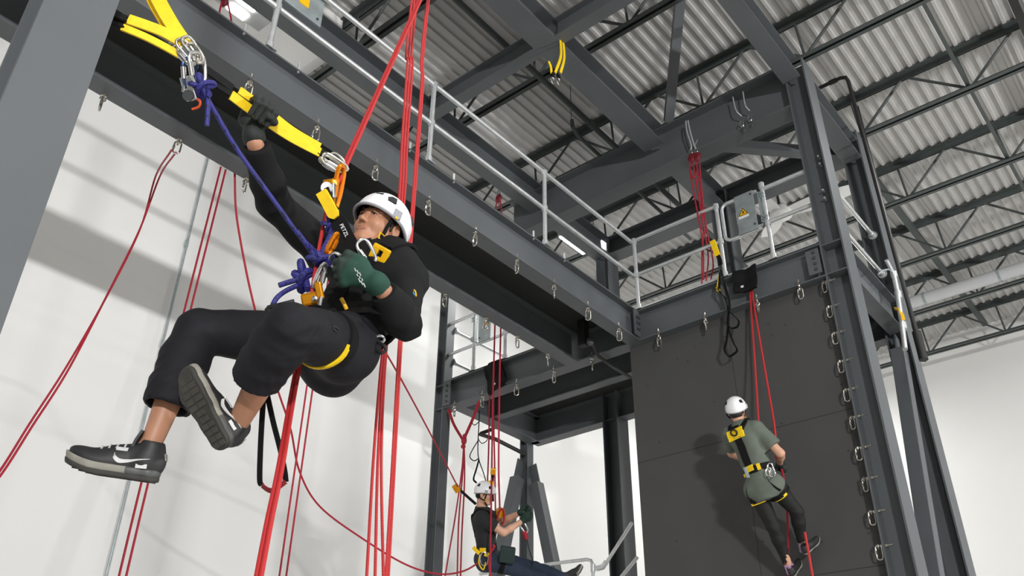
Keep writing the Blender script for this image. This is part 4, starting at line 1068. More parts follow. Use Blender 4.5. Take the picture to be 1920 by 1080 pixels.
def make_person(base, label, J, spec):
    """J: joints in world space. Body is one continuous skin; clothing follows it with its own thickness."""
    t = thing('person', base, label, 'person'); s = spec.get('s', 1.0); h = spec['h']
    V = {k: Vector(v) for k, v in J.items()}
    nrm = (V['pelvis']-V['neck']).cross(V['shL']-V['shR']).normalized()   # chest normal
    allp = np.array([list(p) for p in V.values()]); lo = allp.min(0)-0.22; hi = allp.max(0)+0.22
    mid = V['pelvis'].lerp(V['neck'], 0.45)+nrm*spec.get('belly', 0.0); che = V['pelvis'].lerp(V['neck'], 0.78)+nrm*0.01
    def torso(S, o):
        S.cone(V['hipL'].lerp(V['hipR'], 0.12), V['hipR'].lerp(V['hipL'], 0.12), (0.098+o)*s, None, 0.04)
        S.cone(V['pelvis'], mid, (0.125+o)*s, (0.122+o)*s, 0.05, flat=(nrm, 0.80))
        S.cone(mid, che, (0.122+o)*s, (0.138+o)*s, 0.05, flat=(nrm, 0.80))
        S.cone(che+(V['shL']-V['shR'])*0.16, che-(V['shL']-V['shR'])*0.16, (0.098+o)*s, None, 0.05)
        S.cone(V['shL'], V['shR'], (0.055+o)*s, None, 0.06)
        S.cone(V['neck']-(V['neck']-V['pelvis']).normalized()*0.03, V['neck']+(V['neck']-V['pelvis']).normalized()*0.01, (0.065+o)*s, (0.055+o)*s, 0.05)
    def arm(S, q, o, end=None):
        a, b, c = V['sh'+q], V['el'+q], V['wr'+q]
        S.cone(a, b, (0.054+o)*s, (0.042+o)*s, 0.03)
        if end is None: S.cone(b, b.lerp(c, 0.35), (0.042+o)*s, (0.043+o)*s, 0.02); S.cone(b.lerp(c, 0.35), c, (0.043+o)*s, (0.029+o)*s, 0.02)
    def leg(S, q, o, flare=0.0, end='an'):
        a, b, c = V['hip'+q], V['kn'+q], V[end+q]
        S.cone(a, b, (0.088+o)*s, (0.056+o)*s, 0.045)
        S.cone(b, b.lerp(c, 0.35), (0.056+o)*s, (0.056+o+flare*0.4)*s, 0.02); S.cone(b.lerp(c, 0.35), c, (0.056+o+flare*0.4)*s, (0.036+o+flare)*s, 0.02)
    # skin
    ax = axes_of(spec['face'], spec['crown'])
    HS, W = head_sdf(V['head'], ax, spec['hh'], s, V['neck']+(V['head']-V['neck'])*0.05, spec.get('fine', True))
    B = SDF(lo, hi, h)
    torso(B, -0.012)
    for q in 'LR': arm(B, q, 0.0); leg(B, q, -0.004)
    for q in 'LR':
        B.cone(V['an'+q], V['an'+q].lerp(V['toe'+q], 0.6), 0.034*s, 0.026*s, 0.02)
        B.cone(V['wr'+q], V['wr'+q].lerp(V['ha'+q], 0.5), 0.025*s, 0.020*s, 0.01)
    B.cone(V['neck'], V['neck'].lerp(V['head'], 0.35), 0.054*s, 0.05*s, 0.03)
    body = sdf_build(B, 'body', 'skin', t, relax=1, extra=HS, mats=[spec.get('skin', 'skin')])
    if spec.get('fine', True):
        li = lambda x, z: HS.surf(W(x, 0.03, z), ax[1], -0.0020, 0.1*s)
        MB().tube(spline([li(-0.027, -0.0520), li(-0.013, -0.0505), li(-0.004, -0.0495), li(0.004, -0.0495), li(0.013, -0.0505), li(0.027, -0.0520)], 4), [0.0012*s]+[0.0034*s]*19+[0.0012*s], 8).build('upper_lip', 'lip', body)
        MB().tube(spline([li(-0.024, -0.0550), li(-0.012, -0.0600), li(0, -0.0618), li(0.012, -0.0600), li(0.024, -0.0550)], 4), [0.0012*s]+[0.0042*s]*15+[0.0012*s], 8).build('lower_lip', 'lip', body)
        MB().tube(spline([li(-0.028, -0.0522), li(-0.012, -0.0550), li(0, -0.0548), li(0.012, -0.0550), li(0.028, -0.0522)], 4), 0.0022*s, 6).build('mouth_line', 'mouth_dark', body)
        for q in (-1, 1):
            e = MB().ball(W(q*0.032, 0.0785, 0.0130), 0.0122*s, 16, 12).build('eye', 'eye_white', body)
            gz = (ax[1]+ax[0]*spec.get('gaze', (0, 0))[0]+ax[2]*spec.get('gaze', (0, 0))[1]).normalized()
            p = W(q*0.032, 0.0795, 0.0135); MB().ball(p+gz*0.0078*s, 0.0066*s, 12, 8).build('iris', 'eye_dark', e)
            MB().tube(spline([W(q*0.014, 0.0985, 0.0335), W(q*0.030, 0.0965, 0.039), W(q*0.047, 0.081, 0.036)], 5), [0.002*s]+[0.0035*s]*9+[0.0015*s], 6).build('eyebrow', 'hair_dark', body)
            MB().tube(spline([W(q*0.0200, 0.0925, 0.0150), W(q*0.032, 0.0975, 0.0170), W(q*0.0465, 0.0855, 0.0120)], 5), 0.0017*s, 5).build('eyelash', 'hair_dark', body)
    # hair: a close cap behind the face
    H = SDF(V['head']-Vector((0.16,)*3)*s, V['head']+Vector((0.16,)*3)*s, max(spec['hh'], 0.004))
    H.ell(W(0, -0.010, 0.034), [0.0775*s, 0.099*s, 0.092*s], 0.01, ax)
    H.ell(W(0, -0.048, -0.030), [0.064*s, 0.050*s, 0.046*s], 0.02, ax)
    for q in (-1, 1): H.cone(W(q*0.069, 0.012, 0.02), W(q*0.066, 0.014, -0.012), 0.010*s, 0.006*s, 0.01)
    H.cut(W(0, 0.048, 0.06), ax[1]*0.8-ax[2]*0.35, 0.30*s)
    H.ell(W(0, 0.06, -0.035), [0.075*s, 0.075*s, 0.075*s], 0.004, ax, 'sub')
    sdf_build(H, 'hair', 'hair_dark', t, relax=1)
    # shirt
    T = SDF(lo, hi, h); o = spec['shirt_o']; torso(T, o)
    for q in 'LR':
        if spec['sleeve'] == 'long':
            arm(T, q, o*0.95); d = (V['wr'+q]-V['el'+q]).normalized(); T.cut(V['wr'+q]-d*spec.get('cuff_back', 0.02), d, 0.16*s)
        else:
            a, b = V['sh'+q], V['el'+q]; e = a.lerp(b, spec['sleeve']); T.cone(a, e, (0.056+o*1.2)*s, (0.056+o*1.6)*s, 0.03); T.cut(e, (b-a).normalized(), 0.12*s)
    ud = (V['neck']-V['pelvis']).normalized()
    if spec.get('hem', 0) > 0.1: T.cone(V['pelvis']-nrm*0.040*s+ud*0.03, V['pelvis']-nrm*0.030*s-ud*0.12, 0.112*s, 0.112*s, 0.04); T.cone(V['hipL'], V['hipR'], 0.106*s, None, 0.04)
    if spec.get('collar'): T.cone(V['neck']-ud*0.015, V['neck'].lerp(V['head'], 0.10)-nrm*0.015, 0.074*s, 0.068*s, 0.03); T.cone(V['neck'].lerp(V['head'], 0.1), V['neck'].lerp(V['head'], 0.6), 0.055*s, 0.060*s, 0.005, op='sub'); 
    else: T.cone(V['neck']+ud*0.02, V['head'], 0.058*s, 0.06*s, 0.006, op='sub')
    hem = V['pelvis']-ud*spec.get('hem', 0.02)
    T.cut(hem-ud*0.3, -ud, 0.001); 
    sl, (X, Y, Z) = T.block(lo, hi)
    dd = (X-hem.x)*(-ud.x)+(Y-hem.y)*(-ud.y)+(Z-hem.z)*(-ud.z)
    rr = np.sqrt((X-hem.x)**2+(Y-hem.y)**2+(Z-hem.z)**2)
    T.F[sl] = np.where(rr < 0.33*s, np.maximum(T.F[sl], dd), T.F[sl])
    fs = []
    for q in 'LR':
        fs += [(V['el'+q], V['wr'+q]-V['el'+q], 0.10*s, 0.030*s, spec['fold']), (V['sh'+q], V['el'+q]-V['sh'+q], 0.12*s, 0.045*s, spec['fold']*0.8)]
    fs += [(mid, ud+nrm*0.2, 0.16*s, 0.05*s, spec['fold']*0.8), (V['pelvis'], ud-nrm*0.1, 0.14*s, 0.04*s, spec['fold']*0.7)]
    sdf_build(T, spec['shirt_name'], spec['shirt'], t, fold=fs, wr=(spec['fold']*0.5, 22, 1), relax=1)
    # trousers
    R = SDF(lo, hi, h); o = spec['leg_o']; hk = 0.85 if spec.get('hem', 0) > 0.1 else 1.0
    R.cone(V['hipL'], V['hipR'], (0.100+o)*s*hk, None, 0.05*hk)
    R.cone(V['pelvis'], V['pelvis']+ud*0.10*s, (0.118+o)*s*hk, (0.116+o*0.6)*s*hk, 0.05, flat=(nrm, 0.82))
    R.cone(V['pelvis']-nrm*0.05*s-ud*0.01, V['pelvis']-nrm*0.04*s-ud*0.06*s, (0.100+o)*s*hk, (0.09+o)*s*hk, 0.05)
    fs = []
    for q in 'LR':
        leg(R, q, o, spec.get('flare', 0.0), 'cu'); c = V['cu'+q]; d = (V['an'+q]-V['kn'+q]).normalized()
        if spec.get('turnup'):
            R.cone(c-d*0.062*s, c-d*0.002*s, (0.067+o)*s, (0.063+o)*s, 0.008)
        R.cut(c, d, 0.15*s)
        rs_ = (0.036+o+spec.get('flare', 0.0))*s-0.012; R.cone(c-d*0.05*s, c+d*0.05*s, rs_, rs_, 0.004, op='sub') if rs_ > 0.03 else None
        fs += [(V['kn'+q], d, 0.11*s, 0.035*s, spec['fold']), (c-d*0.08*s, d, 0.10*s, 0.03*s, spec['fold']*0.9), (V['hip'+q].lerp(V['kn'+q], 0.25), (V['kn'+q]-V['hip'+q]), 0.15*s, 0.05*s, spec['fold']*0.9)]
    R.cut(V['pelvis']+ud*0.09*s, ud, 0.22*s)
    sdf_build(R, spec['leg_name'], spec['leg'], t, fold=fs if spec['fold'] else None, wr=(spec['fold']*0.5, 20, 2), relax=1)
    helmet(t, V['head'], ax, s, spec.get('fine', True), 40 if spec.get('fine', True) else 28)
    return dict(t=t, V=V, ax=ax, W=W, nrm=nrm, ud=ud, shirt=T, trousers=R, body=body, mid=mid, che=che, s=s)

def wrap_strap(mk, S, parent, centre, axis, ref, angles, w, tck, material, name='strap', shift=0.0, far=0.35, lift=0.006):
    """strap lying on a clothing surface: rays from centre, perpendicular to axis, through the given angles"""
    axis = Vector(axis).normalized(); ref = Vector(ref); ref = (ref-axis*ref.dot(axis)).normalized(); o2 = axis.cross(ref)
    pts = []
    for i, a in enumerate(angles):
        A = math.radians(a); c = Vector(centre)+axis*(shift*(i/max(1, len(angles)-1)))
        pts.append(S.surf(c, ref*math.cos(A)+o2*math.sin(A), lift, far))
    for _ in range(3): pts = [pts[0]]+[(pts[i-1]+pts[i]*2+pts[i+1])/4 for i in range(1, len(pts)-1)]+[pts[-1]]
    return MB().ribbon(pts, axis, w, tck).build(name, material, parent, smooth=50)
def lay_strap(S, parent, inner, outdirs, w, wdir, tck, material, name='strap', lift=0.006, far=0.35, n=6):
    ii = spline(inner, n); k = len(ii); od = [Vector(outdirs[0]).lerp(Vector(outdirs[-1]), i/(k-1)) for i in range(k)]
    pts = [S.surf(a, d, lift, far) for a, d in zip(ii, od)]
    for _ in range(2): pts = [pts[0]]+[(pts[i-1]+pts[i]*2+pts[i+1])/4 for i in range(1, k-1)]+[pts[-1]]
    return MB().ribbon(pts, wdir, w, tck).build(name, material, parent, smooth=50)

# ================================================================== the climber in black in the foreground
HJ = dict(pelvis=P(634, 650, d=3.17), neck=P(728, 483, d=3.42), head=P(712, 432, d=3.42),
          shL=P(764, 528, d=3.28), shR=P(612, 478, d=3.42),
          elL=P(757, 606, d=3.08), wrL=P(716, 541, d=2.98), elR=P(512, 378, d=3.28), wrR=P(478, 268, d=3.12),
          hipL=P(648, 652, d=3.05), hipR=P(588, 640, d=3.24),
          knL=P(543, 612, d=2.68), anL=P(441, 804, d=2.86), knR=P(368, 622, d=3.08), anR=P(278, 846, d=2.86),
          cuL=P(482, 712, d=2.77), cuR=P(312, 765, d=2.92), toeL=P(365, 748, d=2.82), toeR=P(160, 884, d=2.81),
          haR=P(486, 222, d=3.16), haL=P(676, 520, d=2.96))
def cam_vec(x, y, z): return _r*x+_u*y-_f*z           # right, up, towards the camera
HERO = make_person(P(634, 720, d=3.17), 'climber in black with white helmet, holding a yellow sling overhead', HJ, dict(
    s=1.0, h=0.0065, hh=0.0024, flip=1, face=cam_vec(-0.46, 0.545, 0.70), crown=cam_vec(0.30, 0.84, -0.46), gaze=(0.12, 0.0),
    shirt='black_cloth', shirt_o=0.020, shirt_name='hooded_jacket', sleeve='long', cuff_back=0.015, collar=True, hem=0.03,
    leg='black_trouser', leg_o=0.020, leg_name='trousers', flare=0.020, turnup=True, fold=0.0075))

HT, HV_ = HERO['t'], HERO['V']
# shoes
shoeL, _s = make_shoe(HT, HV_['anL'], P(423, 848, d=2.77), P(347, 717, d=2.78), cam_vec(0.45, 0.10, -0.89), 1.04, 0.0032)
shoeL['label'] = 'black running shoe seen from below, sole towards the viewer'
shoeR, _s = make_shoe(HT, HV_['anR'], P(303, 905, d=2.84), P(118, 878, d=2.80), cam_vec(0.12, 0.95, -0.28), 1.06, 0.0032)
shoeR['label'] = 'black running shoe seen from the side with white stripe'
# gloved hands
SL0, SL1 = P(370, 122, d=2.97), P(628, 306, d=3.31)        # line of the sling the right hand holds
sld = (SL1-SL0).normalized()
gR = P(486, 213, d=3.115)
hand(HT, P(477, 260, d=3.13), gR, -sld, cam_vec(0.1, -0.1, 1), 0.024, 'glove_black', 0.0028, 1.12, cuff=(HV_['elR']-HV_['wrR']).normalized(), spread=0.021)
gL = P(654, 510, d=3.00); wL = P(710, 536, d=2.98); fL = (gL-wL).normalized()
bL = cam_vec(0.12, -1, 0.0); nL = cam_vec(-0.15, 0.05, -1)
baseL = gL-Vector(nL).normalized()*0.03
def gl_slot(c):
    d = c-np.array(baseL); f = d @ np.array(fL); n_ = d @ np.array(Vector(nL).normalized())
    return ((f > 0.006) | (n_ > 0.020)).astype(int)
gl = hand(HT, wL, gL, bL, nL, 0.016, 'glove_green', 0.0028, 1.15, cuff=(HV_['elL']-HV_['wrL']).normalized(), spread=0.0215, slot=gl_slot, mats=['glove_green', 'glove_finger'])
gl['label'] = 'green work glove with black fingers'
tx = MB(); ri = (wL-gL).normalized(); dn_ = Vector(bL).normalized(); to = -Vector(nL).normalized()
for r_ in range(3):
    for k_, w in enumerate((0.009, 0.006, 0.011)):
        c = baseL+ri*(0.030+0.009*r_)+dn_*(-0.022+0.016*k_+0.004*r_)+ri*0.006*k_+to*0.0245
        tx.obox(c, (ri*0.4+dn_*0.92)*w*0.6, (ri*0.92-dn_*0.4)*0.0022, to*0.0014)
tx.build('glove_print', 'label_white', gl, smooth=0)

# ------------------------------------------------------------------ hero: harness (worn, so part of the climber)
S_, R_ = HERO['shirt'], HERO['trousers']; nr, ud = HERO['nrm'], HERO['ud']; V_ = HERO['V']
lft = (V_['shL']-V_['shR']).normalized()
hs = wrap_strap(MB(), S_, HT, V_['pelvis'].lerp(V_['neck'], 0.17), ud, nr, range(0, 361, 12), 0.055, 0.010, 'black_web', 'harness')
hs['label'] = 'black full-body climbing harness'
che = V_['pelvis'].lerp(V_['neck'], 0.66); bel = V_['pelvis'].lerp(V_['neck'], 0.20)
for q in (1, -1):
    sh = V_['neck'].lerp(V_['shL' if q > 0 else 'shR'], 0.50)
    lay_strap(S_, HT, [sh-nr*0.02, sh+nr*0.03-ud*0.03, che+lft*0.05*q, che+lft*0.02*q-ud*0.05, bel+lft*0.04*q], [ud+nr*0.1, nr], 0.045, lft, 0.006, 'black_web', 'shoulder_strap').parent = HT
    sp = lay_strap(S_, HT, [sh-nr*0.02, sh+nr*0.03-ud*0.02, che.lerp(sh, 0.6)+lft*0.01*q], [ud+nr*0.1, nr+ud*0.3], 0.062, lft, 0.012, 'black_web', 'shoulder_pad')
for q in 'LR':
    hp, kn = V_['hip'+q], V_['kn'+q]; d = (kn-hp).normalized()
    wrap_strap(MB(), R_, HT, hp.lerp(kn, 0.36), d+ud*0.15, nr, range(0, 361, 14), 0.052, 0.010, 'black_web', 'leg_loop', far=0.17)
wrap_strap(MB(), R_, HT, V_['hipL'].lerp(V_['knL'], 0.43), (V_['knL']-V_['hipL']).normalized()+ud*0.15, nr, range(150, 271, 10), 0.014, 0.012, 'yellow_web', 'leg_loop_trim')
def Ph(x, y, d): return P(x, y, d=d)
# yellow chest buckle and small yellow parts
mb = MB(); c = S_.surf(P(712, 490, d=3.45), P(712, 473, d=3.2)-P(712, 490, d=3.45), 0.008)
a1, a2, a3 = cam_vec(0.85, -0.45, 0.2).normalized(), cam_vec(0.45, 0.85, 0.1).normalized(), None
a3 = a1.cross(a2).normalized(); a2 = a3.cross(a1)
mb.obox(c+a1*0.024, a1*0.012, a2*0.026, a3*0.010); mb.obox(c-a1*0.020, a1*0.014, a2*0.022, a3*0.010)
mb.obox(c+a2*0.020, a1*0.034, a2*0.008, a3*0.009); mb.obox(c-a2*0.020, a1*0.034, a2*0.008, a3*0.009)
mb.build('chest_buckle', 'yellow_plastic', HT, smooth=0, bevel=0.003)
MB().ribbon([P(656, 466, d=3.22), P(668, 474, d=3.2), P(678, 478, d=3.2)], cam_vec(0.4, 0.9, 0), 0.03, 0.01).build('yellow_patch', 'yellow_web', HT)
MB().tube(spline([P(640, 560, d=3.06), P(645, 569, d=3.05), P(650, 580, d=3.05)], 4), 0.007, 8).build('gear_tag', 'yellow_plastic', HT)
MB().tube(spline([P(706, 640, d=3.02), P(720, 648, d=3.0), P(723, 657, d=3.0), P(714, 662, d=3.0), P(704, 656, d=3.02)], 5), 0.006, 8).build('gear_loop', 'black_rubber', HT)
MB().tube([P(712, 636, d=3.03)+cam_vec(0.016*math.cos(A), 0.012*math.sin(A), 0) for A in [k*0.5236 for k in range(12)]], 0.0055, 8, closed=True).build('gear_ring', 'bright_metal', HT)
MB().tube(spline([P(503, 578, d=2.95), P(520, 574, d=2.94), P(552, 566, d=2.96)], 5), [0.010]*11, 8).build('gear_loop', 'black_rubber', HT)
MB().tube(spline([P(502, 580, d=2.95), P(508, 586, d=2.94), P(520, 588, d=2.94)], 5), 0.013, 8).build('gear_clip', 'black_rubber', HT)
# small arc emblem on the sleeve
c = P(787, 543, d=3.17)
for (k, m_) in ((0.0, 'yellow_plastic'), (-0.006, 'blue_emblem')):
    if m_ == 'blue_emblem' and m_ not in MATS: mat('blue_emblem', g((40, 130, 190)), 0.6)
    pts = []
    for (x, y) in ((785, 556), (789, 549), (789, 541), (786, 535)) if k == 0 else ((781, 553), (780, 547), (782, 540), (785, 535)):
        cen = V_['shL'].lerp(V_['elL'], 0.35); pts.append(S_.surf(cen, P(x, y, d=3.1)-cen, 0.002))
    MB().ribbon(pts, cam_vec(1, 0, 0.2), 0.005, 0.002).build('sleeve_emblem', m_, HT, smooth=0)
# chest pocket outline on the thigh
pk = [S_ for _ in range(0)]
cen = V_['hipL'].lerp(V_['knL'], 0.35)
pts = [R_.surf(cen, P(x, y, d=2.7)-cen, 0.002) for x, y in ((652, 596), (634, 594), (632, 606), (655, 610), (652, 597))]
mat('cloth_mark', g((52, 52, 56)), 0.8)
MB().tube(pts, 0.0022, 5).build('pocket_stitch', 'cloth_mark', HT)

# ================================================================== ropes and hardware round the hero
def carabiner(name, c, long, nrm, L, Wd, r, material, label, cat='carabiner', gate='bright_metal', group=None):
    c = Vector(c); l = Vector(long).normalized(); n = Vector(nrm); n = (n-l*n.dot(l)).normalized(); s = l.cross(n)
    t = thing(name, c, label, cat, group)
    pts = []
    for k in range(24):
        A = 2*math.pi*k/24; ca, sa = math.cos(A), math.sin(A)
        hw = Wd/2*(1.0-0.22*sa)
        pts.append(c+s*(hw*(abs(ca)**0.7)*(1 if ca > 0 else -1))+l*(L/2*(abs(sa)**0.75)*(1 if sa > 0 else -1)))
    MB().tube(pts, r, 10, closed=True).build('body', material, t)
    MB().cyl(c+s*(Wd*0.49)-l*L*0.18, c+s*(Wd*0.42)+l*L*0.22, r*1.5, 12).build('gate_sleeve', gate, t)
    return t
def knot(name, c, R, material, label, seed=1, turns=3, r=0.0085, squash=(1, 1, 1), axes=None):
    rr = random.Random(seed); c = Vector(c); A = axes or (cam_vec(1,0,0), cam_vec(0,1,0), cam_vec(0,0,1)); pts = []
    n = 60
    for i in range(n):
        q = 2*math.pi*i/n
        x = math.sin(q*2)+0.9*math.sin(q*turns+0.6); y = math.cos(q*2)-0.9*math.cos(q*turns+0.2); z = -1.1*math.sin(q*(turns+1))
        pts.append(c+A[0]*(x*R*0.5*squash[0])+A[1]*(y*R*0.5*squash[1])+A[2]*(z*R*0.45*squash[2]))
    return tag(MB().tube(pts, r, 8, closed=True).build(name, material), label, 'knot')

# --- main working rope: from the right-hand ceiling girder, through the steel rings, to the descender and down
m0 = P(785, 0, d=4.52); m1 = P(640, 318, d=3.28); k = (9.3-m1.z)/(m0.z-m1.z); mt = m1+(m0-m1)*k
up_ = [mt, m0, P(712, 160, d=3.85), m1]
side = cam_vec(1, 0.3, 0)
for_ = [up_+[P(626, 348, d=3.24), P(610, 405, d=3.19), P(601, 450, d=3.14), P(594, 490, d=3.08), P(588, 525, d=3.02), P(584, 556, d=2.98)]]
low = [P(584, 556, d=2.98), P(573, 600, d=3.03), P(562, 655, d=3.06), P(552, 705, d=3.02), P(540, 770, d=2.86), P(521, 880, d=2.60), P(500, 980, d=2.42), P(478, 1095, d=2.25)]
rope('working_rope', "doubled red rope running through the black-clad climber's devices and between his legs",
     [for_[0], off(for_[0][:5], side*0.014), low, off(low[2:], side*0.013)], 0.0068, 'rope_red', 10, 8)
# --- yellow slings
def sleeve_sling(label, runs, nm='yellow_sling'):
    t = thing(nm, runs[0][0][0], label, 'sling')
    for pts, w, m_, part in runs: MB().ribbon(spline(pts, 8), (pts[-1]-pts[0]).cross(pts[0]-CAM)+(pts[0]-CAM)*0.15, w, 0.007).build('sleeve' if part == 'sleeve' else 'webbing', m_, t, smooth=50)
    return t
Q = lambda x, y, d: P(x, y, d=d)
sleeve_sling('yellow sleeved sling stretched above the climber, gripped by his black glove', [
    ([Q(376, 124, 3.0), Q(400, 140, 3.02), Q(436, 166, 3.06)], 0.036, 'black_web', 'core'), ([Q(372, 132, 2.98), Q(400, 155, 3.01), Q(432, 176, 3.04)], 0.026, 'black_web', 'core'),
    ([Q(433, 178, 3.055), Q(480, 213, 3.12), Q(540, 254, 3.19), Q(600, 286, 3.26)], 0.034, 'yellow_web', 'sleeve'), ([Q(449, 169, 3.085), Q(492, 200, 3.15), Q(545, 242, 3.22), Q(600, 275, 3.29)], 0.026, 'yellow_web', 'sleeve'),
    ([Q(596, 284, 3.265), Q(612, 295, 3.28), Q(624, 303, 3.29)], 0.034, 'black_web', 'core'), ([Q(594, 276, 3.29), Q(612, 288, 3.3), Q(628, 299, 3.3)], 0.020, 'black_web', 'core')])
sleeve_sling('yellow sleeved sling wrapped round the light grey column at upper left', [
    ([Q(196, 20, 2.92), Q(215, 27, 2.93), Q(238, 36, 2.95)], 0.042, 'black_web', 'core'), ([Q(190, 30, 2.90), Q(212, 40, 2.92), Q(232, 47, 2.94)], 0.040, 'black_web', 'core'),
    ([Q(240, 36, 2.95), Q(275, 48, 2.96), Q(310, 62, 2.97), Q(350, 86, 2.98)], 0.040, 'yellow_web', 'sleeve'), ([Q(229, 51, 2.93), Q(270, 68, 2.94), Q(306, 86, 2.95), Q(338, 104, 2.96)], 0.027, 'yellow_web', 'sleeve')])
sleeve_sling('yellow sleeved sling rising out of the top of the picture', [
    ([Q(270, -60, 3.2), Q(292, -10, 3.10), Q(318, 38, 3.02), Q(346, 80, 2.98)], 0.050, 'yellow_web', 'sleeve'), ([Q(262, -60, 3.24), Q(283, -2, 3.14), Q(305, 38, 3.06), Q(325, 70, 3.0)], 0.034, 'yellow_web', 'sleeve'),
    ([Q(338, 70, 3.0), Q(352, 90, 2.99), Q(366, 112, 2.98)], 0.03, 'steel_dark', 'core')])
# --- steel hardware at the anchor
for i, (x, y, a, L_) in enumerate(((352, 96, 52, 0.10), (360, 92, 58, 0.10), (366, 100, 55, 0.085), (350, 106, 50, 0.085))):
    A = math.radians(-a); carabiner('steel_ring_link', Q(x, y, 2.965-0.004*i), cam_vec(math.cos(A), math.sin(A), 0.1*i), cam_vec(0.4, 0.3, 1), L_, 0.034, 0.006, 'zinc',
        'steel ring link joining the yellow slings, ' + ['upper left one', 'topmost one', 'right-hand one', 'lower left one'][i] + ' of the cluster')
carabiner('carabiner', Q(371, 130, 2.95), cam_vec(0.1, -1, 0), cam_vec(1, 0, 0.6), 0.115, 0.06, 0.0065, 'bright_metal', 'large silver carabiner hanging where the yellow slings meet')
mat('blue_metal', g((70, 92, 140)), 0.3, 0.8)
carabiner('carabiner', Q(356, 138, 2.96), cam_vec(0.0, -1, 0), cam_vec(0.8, 0, 0.6), 0.10, 0.05, 0.006, 'blue_metal', 'blue carabiner left of the large silver carabiner')
t = thing('rescue_pulley', Q(353, 168, 2.95), 'silver pulley device hanging at the sling anchor', 'pulley')
ax1, ax2, ax3 = cam_vec(0.30, -0.95, 0).normalized(), cam_vec(0.95, 0.30, 0.15).normalized(), cam_vec(-0.1, 0, 1).normalized()
for q in (-1, 1):
    c = Q(353+q*6, 166, 2.95)+ax3*0.006*q
    MB().obox(c, ax1*0.042, ax2*0.011, ax3*0.003).build('side_plate', 'bright_metal', t, smooth=0, bevel=0.0028)
MB().lathe([(0.006, -0.012), (0.019, -0.012), (0.014, -0.004), (0.014, 0.004), (0.019, 0.012), (0.006, 0.012)], Q(355, 180, 2.95), ax3).build('sheave', 'steel_dark', t)
MB().cyl(Q(346, 150, 2.95), Q(344, 172, 2.95), 0.006, 8).build('handle', 'bright_metal', t)
mat('cord_orange', g((210, 80, 40)), 0.6)
tag(MB().tube(spline([Q(366, 184, 2.95), Q(375, 190, 2.94), Q(373, 200, 2.94), Q(360, 205, 2.94)], 5), 0.0045, 6).build('orange_cord', 'cord_orange'), 'short orange cord tail below the silver pulley', 'cord')
# --- blue rope
knot('blue_knot', Q(380, 163, 2.95), 0.042, 'rope_blue', 'blue rope knot tied to the carabiner at the anchor', 2, 3, 0.0088)
rope('blue_rope', "blue rope running from the anchor knot down to the climber's chest", [[Q(378, 152, 2.95), Q(385, 176, 2.95), Q(410, 222, 2.97), Q(450, 288, 3.0), Q(520, 385, 3.03), Q(560, 440, 3.06), Q(596, 476, 3.10)]], 0.0080, 'rope_blue', 10)
tag(MB().tube(spline([Q(389, 172, 2.95), Q(390, 200, 2.94), Q(388, 236, 2.93)], 4), 0.0085, 8).build('blue_rope_tail', 'rope_blue'), 'short blue rope tail hanging straight below the anchor knot', 'rope')
knot('blue_knot', Q(602, 486, 3.05), 0.034, 'rope_blue', "blue rope knot in front of the climber's chest ring", 3, 3, 0.0115, (1.3, 0.6, 1))
knot('blue_knot', Q(568, 520, 3.03), 0.046, 'rope_blue', "bulky blue rope knot beside the climber's waist", 5, 3, 0.0125, (0.65, 1.25, 0.8))
tag(MB().tube(spline([Q(572, 520, 3.02), Q(545, 528, 3.0), Q(523, 535, 2.98)], 5), 0.0095, 10).build('blue_rope_tail', 'rope_blue'), 'cut blue rope tail pointing left from the waist knot', 'rope')
tag(MB().tube(spline([Q(560, 534, 3.02), Q(535, 546, 2.99), Q(518, 560, 2.96), Q(507, 582, 2.95)], 5), 0.0090, 10).build('blue_rope_loop', 'rope_blue'), "blue rope curving from the waist knot to the gear loop", 'rope')
tag(MB().tube(spline([Q(556, 433, 3.05), Q(570, 452, 3.06), Q(584, 472, 3.08), Q(594, 484, 3.07)], 5), 0.0090, 10).build('blue_rope_tail', 'rope_blue'), 'short blue rope end lying along the long blue rope', 'rope')
tag(MB().tube(spline([Q(626, 420, 3.14), Q(618, 445, 3.13), Q(608, 465, 3.11), Q(601, 485, 3.08)], 5), 0.0105, 10).build('blue_lanyard', 'rope_blue'), 'blue rope lanyard between the gold device and chest knot', 'rope')
knot('blue_knot', Q(620, 422, 3.15), 0.030, 'rope_blue', 'blue rope knot just below the yellow absorber pouch', 7, 3, 0.0085)
# --- steel rings where the sling meets the main rope
for i, (x, y, dd) in enumerate(((629, 304, 3.27), (624, 308, 3.25), (618, 306, 3.26), (632, 301, 3.285))):
    A = math.radians(-33-3*i); carabiner('steel_oval_link', Q(x, y, dd), cam_vec(math.cos(A), math.sin(A), 0.05*i), cam_vec(0.25, 0.5, 0.6+0.2*i), 0.105-0.012*i, 0.036, 0.0058, 'zinc',
        'steel oval link at the lower sling end, ' + ['outermost right', 'lowest', 'leftmost', 'uppermost'][i] + ' of the bunch')
carabiner('carabiner', Q(634, 352, 3.22), cam_vec(-0.18, -1, 0), cam_vec(1, 0, 0.3), 0.165, 0.05, 0.0085, 'orange_metal', 'long orange carabiner holding the gold device on the red rope', gate='orange_metal')
